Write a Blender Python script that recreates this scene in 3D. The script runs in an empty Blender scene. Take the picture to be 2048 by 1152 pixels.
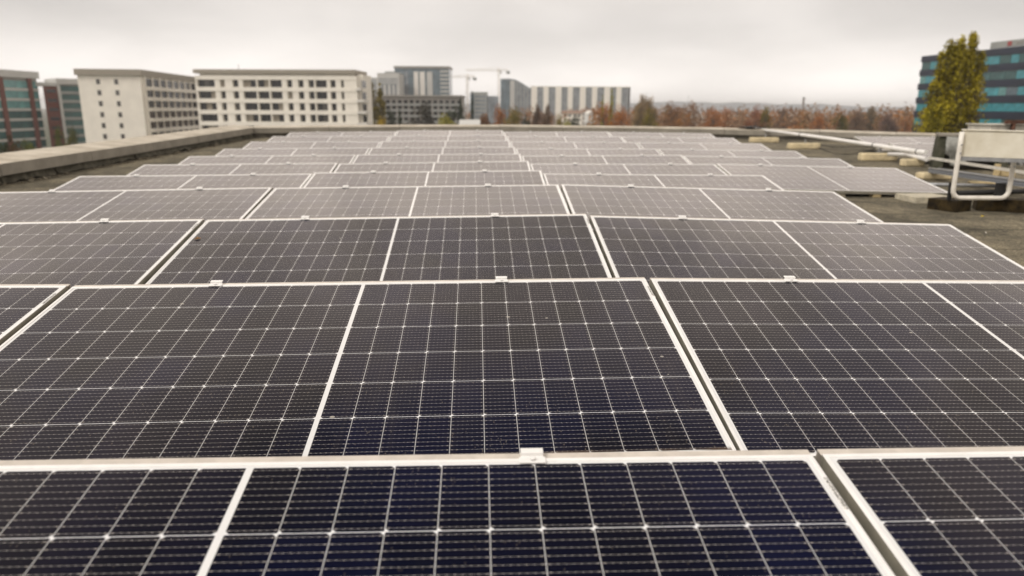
# Solar array on a flat felt roof at the edge of a city, overcast autumn day.
import bpy, bmesh, math, random
from mathutils import Vector, Matrix, Euler
EXPOSURE = 0.45
SUN_E = 1.3
SKY_OPEN = 0.95          # luminance of the open overcast sky behind and overhead
# elevation/90 -> luminance of the sky ahead: pale horizon, then band and dark bank shaped for panel reflections
SKY_RAMP = [(0.0, .69), (.05, .685), (.085, .68), (.13, 1.05), (.20, 1.30), (.305, 1.48), (.338, .82), (.40, .76), (.45, .62), (.50, .22), (.60, .04), (.80, .05), (.9, .6)]
GLASS_ROUGH, GLASS_IOR = .10, 1.40
HAZE = 0.00024

R = math.radians
C = bpy.context.scene.collection
rnd = random.Random(7)

# ------------------------------------------------------------------ camera
F_PX, CX, CY, PITCH, ROLL, CAMZ = 1434.26, 1024.0, 576.0, 0.245194, 0.0056816, 1.0
cam = bpy.data.cameras.new('camera')
cam.sensor_fit = 'HORIZONTAL'
cam.sensor_width = 36.0
cam.lens = F_PX / 2048.0 * 36.0
cam.clip_start, cam.clip_end = 0.05, 20000
cam.dof.use_dof = True
cam.dof.focus_distance = 2.35
cam.dof.aperture_fstop = 2.5
cam_o = bpy.data.objects.new('camera', cam)
C.objects.link(cam_o)
cam_o.matrix_world = Matrix.Translation((0, 0, CAMZ)) @ Matrix.Rotation(math.pi/2 - PITCH, 4, 'X') @ Matrix.Rotation(ROLL, 4, 'Z')
bpy.context.scene.camera = cam_o

# ------------------------------------------------------------------ sky, sun, exposure
SUN_EL, SUN_AZ = R(48), R(235)            # azimuth clockwise from +Y: behind the camera, to the left
w = bpy.data.worlds.new('World')
bpy.context.scene.world = w
w.use_nodes = True
nt = w.node_tree
nt.nodes.clear()
def N(tree, t, **kw):
    n = tree.nodes.new(t)
    for k, v in kw.items(): setattr(n, k, v)
    return n
def LK(tree, a, b): tree.links.new(a, b)
def MATH(tree, op, a, b=None, c=None, clamp=False):
    n = tree.nodes.new('ShaderNodeMath'); n.operation = op; n.use_clamp = clamp
    for i, v in enumerate((a, b, c)):
        if v is None: continue
        if isinstance(v, (int, float)): n.inputs[i].default_value = v
        else: tree.links.new(v, n.inputs[i])
    return n.outputs[0]
def MIX(tree, f, a, b, blend='MIX'):
    n = tree.nodes.new('ShaderNodeMix'); n.data_type = 'RGBA'; n.blend_type = blend
    for s, v in ((n.inputs[0], f), (n.inputs[6], a), (n.inputs[7], b)):
        if isinstance(v, (int, float)): s.default_value = v
        elif isinstance(v, tuple): s.default_value = (*v, 1.0) if len(v) == 3 else v
        else: tree.links.new(v, s)
    return n.outputs[2]
def RAMP(tree, x, pts):
    n = tree.nodes.new('ShaderNodeValToRGB'); cr = n.color_ramp
    while len(cr.elements) < len(pts): cr.elements.new(0.5)
    for e, (p, c) in zip(cr.elements, pts):
        e.position = p
        e.color = (c, c, c, 1) if isinstance(c, (int, float)) else (*c, 1)
    tree.links.new(x, n.inputs[0])
    return n.outputs[0]
def RANGE(tree, x, a, b, lo=0.0, hi=1.0, smooth=True):
    n = tree.nodes.new('ShaderNodeMapRange')
    n.interpolation_type = 'SMOOTHSTEP' if smooth else 'LINEAR'
    tree.links.new(x, n.inputs[0])
    for i, v in zip((1, 2, 3, 4), (a, b, lo, hi)): n.inputs[i].default_value = v
    return n.outputs[0]

tc = N(nt, 'ShaderNodeTexCoord')
sp = N(nt, 'ShaderNodeSeparateXYZ'); LK(nt, tc.outputs['Generated'], sp.inputs[0])
elev = MATH(nt, 'MULTIPLY', MATH(nt, 'ARCSINE', sp.outputs[2]), 180/math.pi)       # degrees
azim = MATH(nt, 'MULTIPLY', MATH(nt, 'ARCTAN2', sp.outputs[0], sp.outputs[1]), 180/math.pi)
mp = N(nt, 'ShaderNodeMapping'); LK(nt, tc.outputs['Generated'], mp.inputs[0]); mp.inputs['Scale'].default_value = (1.0, 1.0, 3.2)
n1 = N(nt, 'ShaderNodeTexNoise'); LK(nt, mp.outputs[0], n1.inputs['Vector'])
n1.inputs['Scale'].default_value = 2.6; n1.inputs['Detail'].default_value = 6; n1.inputs['Roughness'].default_value = 0.52
cl = RANGE(nt, n1.outputs[0], 0.30, 0.72, 0.91, 1.06)
# bright band and dark bank ahead, added out of view for the reflections; open overcast elsewhere
low = RAMP(nt, MATH(nt, 'DIVIDE', elev, 90.0), SKY_RAMP)
fwd = RANGE(nt, MATH(nt, 'ABSOLUTE', azim), 62, 112, 1.0, 0.0)
bank = MATH(nt, 'MULTIPLY', fwd, RANGE(nt, elev, 76, 62, 0.0, 1.0))
bank = MATH(nt, 'MULTIPLY', bank, RANGE(nt, elev, 1.0, 6.0, 0.0, 1.0))
lum = nt.nodes.new('ShaderNodeMix'); lum.data_type = 'FLOAT'
LK(nt, bank, lum.inputs[0]); lum.inputs[2].default_value = SKY_OPEN
LK(nt, low, lum.inputs[3])
# the overcast thickens to either side, and its texture is coarser higher up
side = MATH(nt, 'MULTIPLY', RANGE(nt, MATH(nt, 'ABSOLUTE', azim), 14, 40, 0.0, 1.0), RANGE(nt, elev, 1.5, 8, 0.0, 0.18))
n2 = N(nt, 'ShaderNodeTexNoise'); LK(nt, mp.outputs[0], n2.inputs['Vector']); n2.inputs['Scale'].default_value = 5.5; n2.inputs['Detail'].default_value = 5; n2.inputs['Distortion'].default_value = .6
tex = MATH(nt, 'ADD', 1.0, MATH(nt, 'MULTIPLY', RANGE(nt, n2.outputs[0], .33, .68, -.22, .16), RANGE(nt, elev, 6, 18, .16, 1.0)))
cl = MATH(nt, 'MULTIPLY', MATH(nt, 'MULTIPLY', cl, tex), MATH(nt, 'SUBTRACT', 1.0, side))
lumv = MATH(nt, 'MULTIPLY', lum.outputs[0], cl)
tint = MIX(nt, RANGE(nt, elev, 6, 14, 0, 1), (1.0, 0.94, 0.89), (1.0, 0.872, 0.765))
tint = MIX(nt, RANGE(nt, elev, 46, 62, 0, 1), tint, (1.0, 0.95, 0.90))
cloud = MIX(nt, 1.0, tint, (1, 1, 1), 'MULTIPLY')
vm = N(nt, 'ShaderNodeVectorMath', operation='SCALE'); LK(nt, cloud, vm.inputs[0]); LK(nt, lumv, vm.inputs['Scale'])
sky = N(nt, 'ShaderNodeTexSky', sky_type='NISHITA'); sky.sun_disc = False
sky.sun_elevation, sky.sun_rotation = SUN_EL, SUN_AZ
sky.air_density, sky.dust_density = 1.0, 3.0
bg1 = N(nt, 'ShaderNodeBackground'); LK(nt, sky.outputs[0], bg1.inputs[0]); bg1.inputs[1].default_value = 0.05
bg2 = N(nt, 'ShaderNodeBackground'); LK(nt, vm.outputs[0], bg2.inputs[0]); bg2.inputs[1].default_value = 1.0
mxs = N(nt, 'ShaderNodeMixShader'); mxs.inputs[0].default_value = 0.93
LK(nt, bg1.outputs[0], mxs.inputs[1]); LK(nt, bg2.outputs[0], mxs.inputs[2])
wo = N(nt, 'ShaderNodeOutputWorld'); LK(nt, mxs.outputs[0], wo.inputs[0])

sun = bpy.data.lights.new('sun', 'SUN')
sun.energy, sun.angle, sun.color = SUN_E, R(14), (1.0, 0.95, 0.88)
sun_o = bpy.data.objects.new('sun', sun); C.objects.link(sun_o)
sd = Vector((math.sin(SUN_AZ)*math.cos(SUN_EL), math.cos(SUN_AZ)*math.cos(SUN_EL), math.sin(SUN_EL)))
sun_o.rotation_euler = (-sd).to_track_quat('-Z', 'Y').to_euler()
vs = bpy.context.scene.view_settings
vs.view_transform = 'Standard'; vs.look = 'None'; vs.exposure = EXPOSURE; vs.gamma = 1.0

# ------------------------------------------------------------------ where a pixel of the photograph lies in space
def ray(px, py):
    xr, yr = (px - CX)/F_PX, -(py - CY)/F_PX
    xc = xr*math.cos(ROLL) - yr*math.sin(ROLL); yc = xr*math.sin(ROLL) + yr*math.cos(ROLL)
    return Vector((xc, math.cos(PITCH) + yc*math.sin(PITCH), -math.sin(PITCH) + yc*math.cos(PITCH)))
def at(px, py, Y):
    v = ray(px, py); return Vector((0, 0, CAMZ)) + v*(Y/v.y)
def at_z(px, py, z):
    v = ray(px, py); return Vector((0, 0, CAMZ)) + v*((z - CAMZ)/v.z)
def roof_z(x, y):
    if y < 3: z = 0.035
    elif y < 8: z = 0.035 + 0.071*(y - 3)/5
    else: z = 0.106 + 0.0172*(y - 8)
    return z - 0.008*max(0.0, x)
def on_roof(px, py):
    z = 0.0
    for _ in range(40):
        p = at_z(px, py, z); z = 0.5*z + 0.5*roof_z(p.x, min(p.y, 30))
    return p
GROUND = -18.0

# ------------------------------------------------------------------ mesh helpers
class MB:
    def __init__(s): s.v, s.f, s.sm, s.mi = [], [], [], []
    def add(s, vs, fs, smooth=False, mi=0):
        b = len(s.v); s.v += [tuple(v) for v in vs]
        for f in fs: s.f.append([b+i for i in f]); s.sm.append(smooth); s.mi.append(mi)
    def box(s, x0, x1, y0, y1, z0, z1, M=None, mi=0):
        vs = [Vector(p) for p in ((x0,y0,z0),(x1,y0,z0),(x1,y1,z0),(x0,y1,z0),(x0,y0,z1),(x1,y0,z1),(x1,y1,z1),(x0,y1,z1))]
        if M is not None: vs = [M @ v for v in vs]
        s.add(vs, [(0,3,2,1),(4,5,6,7),(0,1,5,4),(1,2,6,5),(2,3,7,6),(3,0,4,7)], mi=mi)
        return s
    def tube(s, pts, r, n=10, caps=True, mi=0):
        pts = [Vector(p) for p in pts]; rs = r if isinstance(r, (list, tuple)) else [r]*len(pts)
        b = len(s.v); up = None
        for i, p in enumerate(pts):
            d = (pts[min(i+1, len(pts)-1)] - pts[max(i-1, 0)]).normalized()
            if up is None:
                a = Vector((0,0,1)) if abs(d.z) < .9 else Vector((1,0,0)); up = (a - d*a.dot(d)).normalized()
            else: up = (up - d*up.dot(d)).normalized()
            q = d.cross(up)
            for k in range(n):
                t = 2*math.pi*k/n; s.v.append(tuple(p + (up*math.cos(t) + q*math.sin(t))*rs[i]))
        for i in range(len(pts)-1):
            for k in range(n):
                s.f.append([b+i*n+k, b+i*n+(k+1)%n, b+(i+1)*n+(k+1)%n, b+(i+1)*n+k]); s.sm.append(True); s.mi.append(mi)
        if caps:
            s.f.append([b+k for k in range(n)][::-1]); s.sm.append(False); s.mi.append(mi)
            s.f.append([b+(len(pts)-1)*n+k for k in range(n)]); s.sm.append(False); s.mi.append(mi)
        return s
    def mesh(s, name, mats, bevel=0.0, seg=1):
        me = bpy.data.meshes.new(name); me.from_pydata(s.v, [], s.f); me.update()
        me.polygons.foreach_set('use_smooth', s.sm)
        for m in (mats if isinstance(mats, (list, tuple)) else [mats]): me.materials.append(m)
        me.polygons.foreach_set('material_index', s.mi)
        if bevel:
            bm = bmesh.new(); bm.from_mesh(me)
            bmesh.ops.bevel(bm, geom=[e for e in bm.edges if e.calc_face_angle(0) > 0.5], offset=bevel, segments=seg, affect='EDGES', profile=0.6, clamp_overlap=True)
            bm.to_mesh(me); bm.free()
        return me
    def build(s, name, mats, parent=None, bevel=0.0, seg=1):
        return link(name, s.mesh(name, mats, bevel, seg), parent)
def link(name, data, parent=None, loc=None):
    o = bpy.data.objects.new(name, data); C.objects.link(o)
    if parent is not None: o.parent = parent
    if loc is not None: o.location = loc
    return o
def tag(o, label, cat, group=None, kind=None):
    o['label'] = label
    if cat: o['category'] = cat
    if group: o['group'] = group
    if kind: o['kind'] = kind
    return o
def thing(name, label, cat, M=None, group=None):
    o = bpy.data.objects.new(name, None); C.objects.link(o); o.empty_display_size = 0.2
    if M is not None: o.matrix_world = M if isinstance(M, Matrix) else Matrix.Translation(M)
    return tag(o, label, cat, group)
def struct(o): o['kind'] = 'structure'; return o

# ------------------------------------------------------------------ materials
def new_mat(name):
    m = bpy.data.materials.new(name); m.use_nodes = True
    t = m.node_tree; b = t.nodes['Principled BSDF']
    return m, t, b
def mat(name, col, rough=0.6, metal=0.0, var=0.0, vscale=6.0, bump=0.0, bscale=40.0, spec=0.5, col2=None, coord='Object', thresh=None):
    m, t, b = new_mat(name)
    b.inputs['Base Color'].default_value = (*col, 1); b.inputs['Roughness'].default_value = rough
    b.inputs['Metallic'].default_value = metal; b.inputs['Specular IOR Level'].default_value = spec
    if var or bump or col2:
        c = N(t, 'ShaderNodeTexCoord')
    if var or col2:
        n = N(t, 'ShaderNodeTexNoise'); LK(t, c.outputs[coord], n.inputs['Vector'])
        n.inputs['Scale'].default_value = vscale; n.inputs['Detail'].default_value = 8; n.inputs['Roughness'].default_value = .65
        a, z = thresh or (0.33, 0.68)
        f = RANGE(t, n.outputs[0], a, z, 0, 1)
        lo = col2 or tuple(x*(1-var) for x in col); hi = col if col2 else tuple(min(1, x*(1+var)) for x in col)
        LK(t, MIX(t, f, lo, hi), b.inputs['Base Color'])
    if bump:
        n2 = N(t, 'ShaderNodeTexNoise'); LK(t, c.outputs[coord], n2.inputs['Vector'])
        n2.inputs['Scale'].default_value = bscale; n2.inputs['Detail'].default_value = 6
        bp = N(t, 'ShaderNodeBump'); bp.inputs['Strength'].default_value = bump; bp.inputs['Distance'].default_value = 0.01
        LK(t, n2.outputs[0], bp.inputs['Height']); LK(t, bp.outputs[0], b.inputs['Normal'])
    return m

# poses of the panels, measured: row, column, centre (from the camera), rotation
PANELS = [
    (1, 2, -0.4888, 0.7435, -0.7841, 0.1745, 0.0036, 0.0481),
    (1, 3, 1.8076, 0.8532, -0.7852, 0.1661, 0.0019, 0.0481),
    (2, 1, -2.8622, 2.1276, -0.7865, 0.1871, 0.0032, 0.0481),
    (2, 2, -0.5658, 2.2379, -0.7838, 0.1851, -0.0089, 0.0481),
    (2, 3, 1.7305, 2.3496, -0.7962, 0.1952, 0.0127, 0.0481),
    (3, 1, -2.9557, 3.6352, -0.7795, 0.194, -0.0163, 0.0481),
    (3, 2, -0.6594, 3.747, -0.7547, 0.2046, -0.0144, 0.0481),
    (3, 3, 1.637, 3.8563, -0.7707, 0.1929, 0.0253, 0.0481),
    (4, 1, -3.0344, 5.1499, -0.7367, 0.1633, -0.0183, 0.0481),
    (4, 2, -0.738, 5.2599, -0.7021, 0.1561, -0.0125, 0.0481),
    (4, 3, 1.5583, 5.371, -0.719, 0.1635, 0.0254, 0.0481),
    (5, 1, -3.1182, 6.6381, -0.7526, 0.17, -0.0126, 0.0481),
    (5, 2, -0.8219, 6.7486, -0.7189, 0.17, -0.0117, 0.0481),
    (5, 3, 1.4745, 6.8586, -0.7385, 0.1645, 0.0066, 0.0481),
    (6, 1, -3.2155, 8.1146, -0.7585, 0.17, -0.0106, 0.0481),
    (6, 2, -0.9191, 8.2251, -0.7337, 0.17, -0.0143, 0.0481),
    (6, 3, 1.3772, 8.3357, -0.7449, 0.17, -0.0013, 0.0481),
    (6, 4, 3.6736, 8.4457, -0.7617, 0.1644, 0.0188, 0.0481),
    (7, 1, -3.2998, 9.5449, -0.7529, 0.1756, -0.0087, 0.0481),
    (7, 2, -1.0034, 9.6555, -0.7248, 0.1756, -0.0095, 0.0481),
    (7, 3, 1.2929, 9.766, -0.7388, 0.1756, -0.0037, 0.0481),
    (7, 4, 3.5892, 9.8766, -0.7566, 0.1756, 0.0119, 0.0481),
    (8, 1, -3.3795, 10.982, -0.7294, 0.1756, -0.0076, 0.0481),
    (8, 2, -1.0831, 11.0926, -0.7084, 0.1756, -0.0059, 0.0481),
    (8, 3, 1.2132, 11.2032, -0.719, 0.1756, -0.0015, 0.0481),
    (8, 4, 3.5096, 11.3137, -0.7334, 0.1756, 0.0111, 0.0481),
    (9, 1, -3.4686, 12.4315, -0.6892, 0.1756, -0.0052, 0.0481),
    (9, 2, -1.1723, 12.5421, -0.6697, 0.1756, -0.0104, 0.0481),
    (9, 3, 1.1241, 12.6527, -0.6838, 0.1756, 0.0005, 0.0481),
    (9, 4, 3.4204, 12.7632, -0.6862, 0.1756, 0.0026, 0.0481),
    (10, 1, -3.5457, 13.8728, -0.6471, 0.1756, -0.0074, 0.0481),
    (10, 2, -1.2494, 13.9835, -0.6255, 0.1756, -0.0115, 0.0481),
    (10, 3, 1.0469, 14.094, -0.635, 0.1756, -0.0032, 0.0481),
    (10, 4, 3.3433, 14.2045, -0.6467, 0.1756, 0.007, 0.0481),
    (11, 1, -3.6312, 15.3087, -0.6078, 0.1756, -0.0148, 0.0481),
    (11, 2, -1.3348, 15.4193, -0.566, 0.1756, -0.0078, 0.0481),
    (11, 3, 0.9615, 15.5298, -0.5868, 0.1756, -0.0036, 0.0481),
    (11, 4, 3.2578, 15.6404, -0.6, 0.1756, 0.008, 0.0481),
]
M = {}
M['alu'] = mat('anodised_aluminium', (.87, .865, .85), rough=.36, metal=.0, var=.06, vscale=9, spec=.5, bump=.03, bscale=160)
M['alu_grey'] = mat('grey_aluminium', (.42, .42, .41), rough=.45, metal=.4, var=.1)
M['galv'] = mat('galvanised_steel', (.36, .37, .38), rough=.42, metal=.55, var=.18, vscale=14)
M['black'] = mat('black_rubber', (.012, .012, .012), rough=.7, var=.3)
M['white_paint'] = mat('white_painted_tube', (.78, .75, .68), rough=.35, var=.10, vscale=10, bump=.02)
M['pipe'] = mat('white_plastic_pipe', (.82, .81, .78), rough=.3, var=.07, vscale=4)
M['foam'] = mat('pale_foam_block', (.66, .56, .36), rough=.85, var=.22, vscale=9, bump=.25, bscale=60)
M['timber'] = mat('pale_timber', (.50, .40, .22), rough=.8, var=.3, vscale=12, bump=.2, bscale=50)
M['dark_timber'] = mat('dark_weathered_timber', (.052, .036, .013), rough=.85, col2=(.008, .006, .004), vscale=11, bump=.6, bscale=38, spec=.2)
M['paver'] = mat('concrete_paver', (.50, .46, .36), rough=.9, var=.2, vscale=16, bump=.4, bscale=120)
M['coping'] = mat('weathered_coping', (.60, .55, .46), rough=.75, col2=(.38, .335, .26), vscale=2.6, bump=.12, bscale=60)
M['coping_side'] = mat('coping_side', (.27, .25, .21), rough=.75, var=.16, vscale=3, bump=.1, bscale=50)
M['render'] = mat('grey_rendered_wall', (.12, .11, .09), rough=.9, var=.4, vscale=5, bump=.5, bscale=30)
M['felt_flap'] = mat('mineral_felt_strip', (.085, .08, .062), rough=.95, var=.45, vscale=8, bump=.7, bscale=60, spec=.15)
M['rubble'] = mat('rubble', (.16, .14, .10), rough=.95, var=.5, vscale=20)

def roof_material():
    m, t, b = new_mat('mineral_roofing_felt')
    c = N(t, 'ShaderNodeTexCoord'); P = c.outputs['Object']
    big = N(t, 'ShaderNodeTexNoise'); LK(t, P, big.inputs['Vector']); big.inputs['Scale'].default_value = .9; big.inputs['Detail'].default_value = 7; big.inputs['Roughness'].default_value = .7
    grain = N(t, 'ShaderNodeTexNoise'); LK(t, P, grain.inputs['Vector']); grain.inputs['Scale'].default_value = 55; grain.inputs['Detail'].default_value = 5; grain.inputs['Roughness'].default_value = .8
    s = N(t, 'ShaderNodeSeparateXYZ'); LK(t, P, s.inputs[0])
    wob = N(t, 'ShaderNodeTexNoise'); LK(t, P, wob.inputs['Vector']); wob.inputs['Scale'].default_value = 1.7; wob.inputs['Detail'].default_value = 3
    y = MATH(t, 'ADD', MATH(t, 'SUBTRACT', s.outputs[1], MATH(t, 'MULTIPLY', s.outputs[0], .055)), MATH(t, 'MULTIPLY', wob.outputs[0], .12))
    fr = MATH(t, 'FRACT', MATH(t, 'DIVIDE', y, .82))
    seam = MATH(t, 'LESS_THAN', fr, .014)
    edge = RANGE(t, fr, .0, .12, .75, 1.0)
    base = MIX(t, RANGE(t, big.outputs[0], .33, .66), (.088, .083, .066), (.215, .195, .148))
    base = MIX(t, RANGE(t, grain.outputs[0], .36, .66), MIX(t, 1.0, base, (.42, .42, .44), 'MULTIPLY'), MIX(t, 1.0, base, (1.55, 1.5, 1.4), 'MULTIPLY'))
    mid = N(t, 'ShaderNodeTexNoise'); LK(t, P, mid.inputs['Vector']); mid.inputs['Scale'].default_value = 9; mid.inputs['Detail'].default_value = 6; mid.inputs['Roughness'].default_value = .75
    base = MIX(t, RANGE(t, mid.outputs[0], .36, .64), MIX(t, 1.0, base, (.72, .72, .72), 'MULTIPLY'), MIX(t, 1.0, base, (1.3, 1.28, 1.2), 'MULTIPLY'))
    base = MIX(t, 1.0, base, edge, 'MULTIPLY')
    base = MIX(t, seam, base, (.014, .013, .012))
    LK(t, base, b.inputs['Base Color']); b.inputs['Roughness'].default_value = .95; b.inputs['Specular IOR Level'].default_value = .2
    bp = N(t, 'ShaderNodeBump'); bp.inputs['Strength'].default_value = .7; bp.inputs['Distance'].default_value = .01
    LK(t, MATH(t, 'SUBTRACT', MATH(t, 'ADD', grain.outputs[0], MATH(t, 'MULTIPLY', big.outputs[0], .8)), MATH(t, 'MULTIPLY', seam, .8)), bp.inputs['Height']); LK(t, bp.outputs[0], b.inputs['Normal'])
    return m
M['roof'] = roof_material()

PW, PD = 2.278, 1.134
def solar_material():
    m, t, b = new_mat('solar_cells_under_glass')
    c = N(t, 'ShaderNodeTexCoord'); P = c.outputs['Object']
    oi = N(t, 'ShaderNodeObjectInfo')
    s = N(t, 'ShaderNodeSeparateXYZ'); LK(t, P, s.inputs[0])
    x, y = s.outputs[0], s.outputs[1]
    ax = MATH(t, 'ABSOLUTE', x)
    a = MATH(t, 'DIVIDE', MATH(t, 'SUBTRACT', ax, .0066), .0927)
    fa = MATH(t, 'FRACT', a)
    da = MATH(t, 'MULTIPLY', MATH(t, 'MINIMUM', fa, MATH(t, 'SUBTRACT', 1.0, fa)), .0925)
    bb = MATH(t, 'DIVIDE', MATH(t, 'ADD', y, .552), .184)
    fb = MATH(t, 'FRACT', bb)
    db = MATH(t, 'MULTIPLY', MATH(t, 'MINIMUM', fb, MATH(t, 'SUBTRACT', 1.0, fb)), .184)
    gap = MATH(t, 'MAXIMUM', MATH(t, 'LESS_THAN', da, .0007), MATH(t, 'LESS_THAN', db, .0009))
    # pseudo-square corners: only one long side of a half cell has them, so the white nick alternates
    dab = MATH(t, 'ADD', da, db)
    gap = MATH(t, 'MAXIMUM', gap, MATH(t, 'LESS_THAN', dab, .0036))
    same = MATH(t, 'COMPARE', MATH(t, 'LESS_THAN', fa, .5), MATH(t, 'LESS_THAN', fb, .5), .1)
    gap = MATH(t, 'MAXIMUM', gap, MATH(t, 'MULTIPLY', same, MATH(t, 'LESS_THAN', dab, .0088)))
    out = MATH(t, 'MAXIMUM', MATH(t, 'LESS_THAN', ax, .0072), MATH(t, 'GREATER_THAN', ax, .0070 + 12*.0927 - .0006))
    out = MATH(t, 'MAXIMUM', out, MATH(t, 'GREATER_THAN', MATH(t, 'ABSOLUTE', y), .5505))
    white = MATH(t, 'MAXIMUM', gap, out)
    # ten busbars per cell, with solder points
    bu = MATH(t, 'MULTIPLY', MATH(t, 'ABSOLUTE', MATH(t, 'SUBTRACT', MATH(t, 'FRACT', MATH(t, 'MULTIPLY', fb, 10)), .5)), .0184)
    bus = MATH(t, 'LESS_THAN', bu, .00042)
    f6 = MATH(t, 'FRACT', MATH(t, 'MULTIPLY', fa, 7.0))
    dot = MATH(t, 'LESS_THAN', MATH(t, 'ABSOLUTE', MATH(t, 'SUBTRACT', f6, .5)), .16)
    pad = MATH(t, 'MULTIPLY', MATH(t, 'LESS_THAN', bu, .0009), MATH(t, 'MULTIPLY', MATH(t, 'GREATER_THAN', da, .003), MATH(t, 'LESS_THAN', da, .0085)))
    # tint of each cell
    cc = N(t, 'ShaderNodeCombineXYZ')
    LK(t, MATH(t, 'FLOOR', MATH(t, 'DIVIDE', x, .0925)), cc.inputs[0]); LK(t, MATH(t, 'FLOOR', bb), cc.inputs[1])
    LK(t, MATH(t, 'MULTIPLY', oi.outputs['Random'], 91.0), cc.inputs[2])
    wn = N(t, 'ShaderNodeTexWhiteNoise'); LK(t, cc.outputs[0], wn.inputs['Vector'])
    pn = N(t, 'ShaderNodeMapping'); LK(t, P, pn.inputs[0]); LK(t, oi.outputs['Random'], pn.inputs['Location'])
    off = N(t, 'ShaderNodeVectorMath', operation='ADD'); LK(t, P, off.inputs[0])
    ro = N(t, 'ShaderNodeCombineXYZ'); LK(t, MATH(t, 'MULTIPLY', oi.outputs['Random'], 37.0), ro.inputs[0]); LK(t, ro.outputs[0], off.inputs[1])
    Q = off.outputs[0]
    patch = N(t, 'ShaderNodeTexNoise'); LK(t, Q, patch.inputs['Vector']); patch.inputs['Scale'].default_value = 1.6; patch.inputs['Detail'].default_value = 3
    cell = MIX(t, RANGE(t, patch.outputs[0], .4, .62), (.0022, .0030, .0095), (.0018, .0036, .0170))
    cell = MIX(t, wn.outputs['Value'], cell, MIX(t, 1.0, cell, (1.45, 1.35, 1.4), 'MULTIPLY'))
    col = MIX(t, bus, cell, MIX(t, dot, (.22, .21, .20), (.58, .55, .50)))
    col = MIX(t, pad, col, (.40, .37, .34))
    col = MIX(t, white, col, MIX(t, MATH(t, 'LESS_THAN', db, .006), (.66, .66, .65), (.80, .81, .82)))
    col = MIX(t, out, col, (.78, .79, .79))
    # dust film, fine specks and dried runs on the glass
    film = N(t, 'ShaderNodeTexNoise'); LK(t, Q, film.inputs['Vector']); film.inputs['Scale'].default_value = 3.1; film.inputs['Detail'].default_value = 7; film.inputs['Roughness'].default_value = .7
    ff = RANGE(t, film.outputs[0], .3, .75, .0002, .004)
    col = MIX(t, ff, col, (.42, .37, .30))
    mp_ = N(t, 'ShaderNodeMapping'); LK(t, Q, mp_.inputs[0]); mp_.inputs['Scale'].default_value = (150, 62, 1)
    mp_.inputs['Rotation'].default_value = (0, 0, .25)
    vo = N(t, 'ShaderNodeTexVoronoi'); LK(t, mp_.outputs[0], vo.inputs['Vector']); vo.inputs['Scale'].default_value = 1.0; vo.inputs['Randomness'].default_value = 1.0
    wsp = N(t, 'ShaderNodeTexWhiteNoise'); LK(t, vo.outputs['Color'], wsp.inputs['Vector'])
    clump = N(t, 'ShaderNodeTexNoise'); LK(t, Q, clump.inputs['Vector']); clump.inputs['Scale'].default_value = 7; clump.inputs['Detail'].default_value = 4
    th = RANGE(t, clump.outputs[0], .40, .70, .0, .34)
    spk = MATH(t, 'MULTIPLY', MATH(t, 'LESS_THAN', vo.outputs['Distance'], .21), MATH(t, 'LESS_THAN', wsp.outputs['Value'], th))
    lo = RANGE(t, y, .35, -.5, .2, .55)
    col = MIX(t, MATH(t, 'MULTIPLY', spk, MATH(t, 'MULTIPLY', lo, .5)), col, (.40, .33, .23))
    wm_ = N(t, 'ShaderNodeMapping'); LK(t, Q, wm_.inputs[0]); wm_.inputs['Scale'].default_value = (22, 2.2, 1)
    run = N(t, 'ShaderNodeTexNoise'); LK(t, wm_.outputs[0], run.inputs['Vector']); run.inputs['Scale'].default_value = 1.0; run.inputs['Detail'].default_value = 5
    rn = MATH(t, 'MULTIPLY', RANGE(t, run.outputs[0], .52, .72, 0, .020), RANGE(t, y, .45, -.5, .25, 1.0))
    col = MIX(t, rn, col, (.40, .34, .26))
    dm_ = N(t, 'ShaderNodeMapping'); LK(t, Q, dm_.inputs[0]); dm_.inputs['Scale'].default_value = (7, 11, 1); dm_.inputs['Rotation'].default_value = (0, 0, .5)
    vd = N(t, 'ShaderNodeTexVoronoi'); LK(t, dm_.outputs[0], vd.inputs['Vector']); vd.inputs['Scale'].default_value = 1.0
    wd_ = N(t, 'ShaderNodeTexWhiteNoise'); LK(t, vd.outputs['Color'], wd_.inputs['Vector'])
    drop = MATH(t, 'MULTIPLY', MATH(t, 'LESS_THAN', vd.outputs['Distance'], .055), MATH(t, 'LESS_THAN', wd_.outputs['Value'], .13))
    col = MIX(t, MATH(t, 'MULTIPLY', drop, .6), col, (.58, .55, .48))
    # grime collected along the lower edge of the glass
    gr = MATH(t, 'MULTIPLY', RANGE(t, y, -.535, -.553, 0, .8), RANGE(t, clump.outputs[0], .35, .6))
    col = MIX(t, gr, col, (.10, .065, .04))
    LK(t, col, b.inputs['Base Color'])
    b.inputs['Roughness'].default_value = GLASS_ROUGH
    b.inputs['IOR'].default_value = GLASS_IOR
    tintc = MIX(t, wn.outputs['Value'], (1.0, .90, .74), (1.0, .84, .79))
    LK(t, tintc, b.inputs['Specular Tint'])
    LK(t, RANGE(t, film.outputs[0], .3, .75, GLASS_ROUGH*.8, GLASS_ROUGH*1.3), b.inputs['Roughness'])
    return m
M['solar'] = solar_material()

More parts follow.
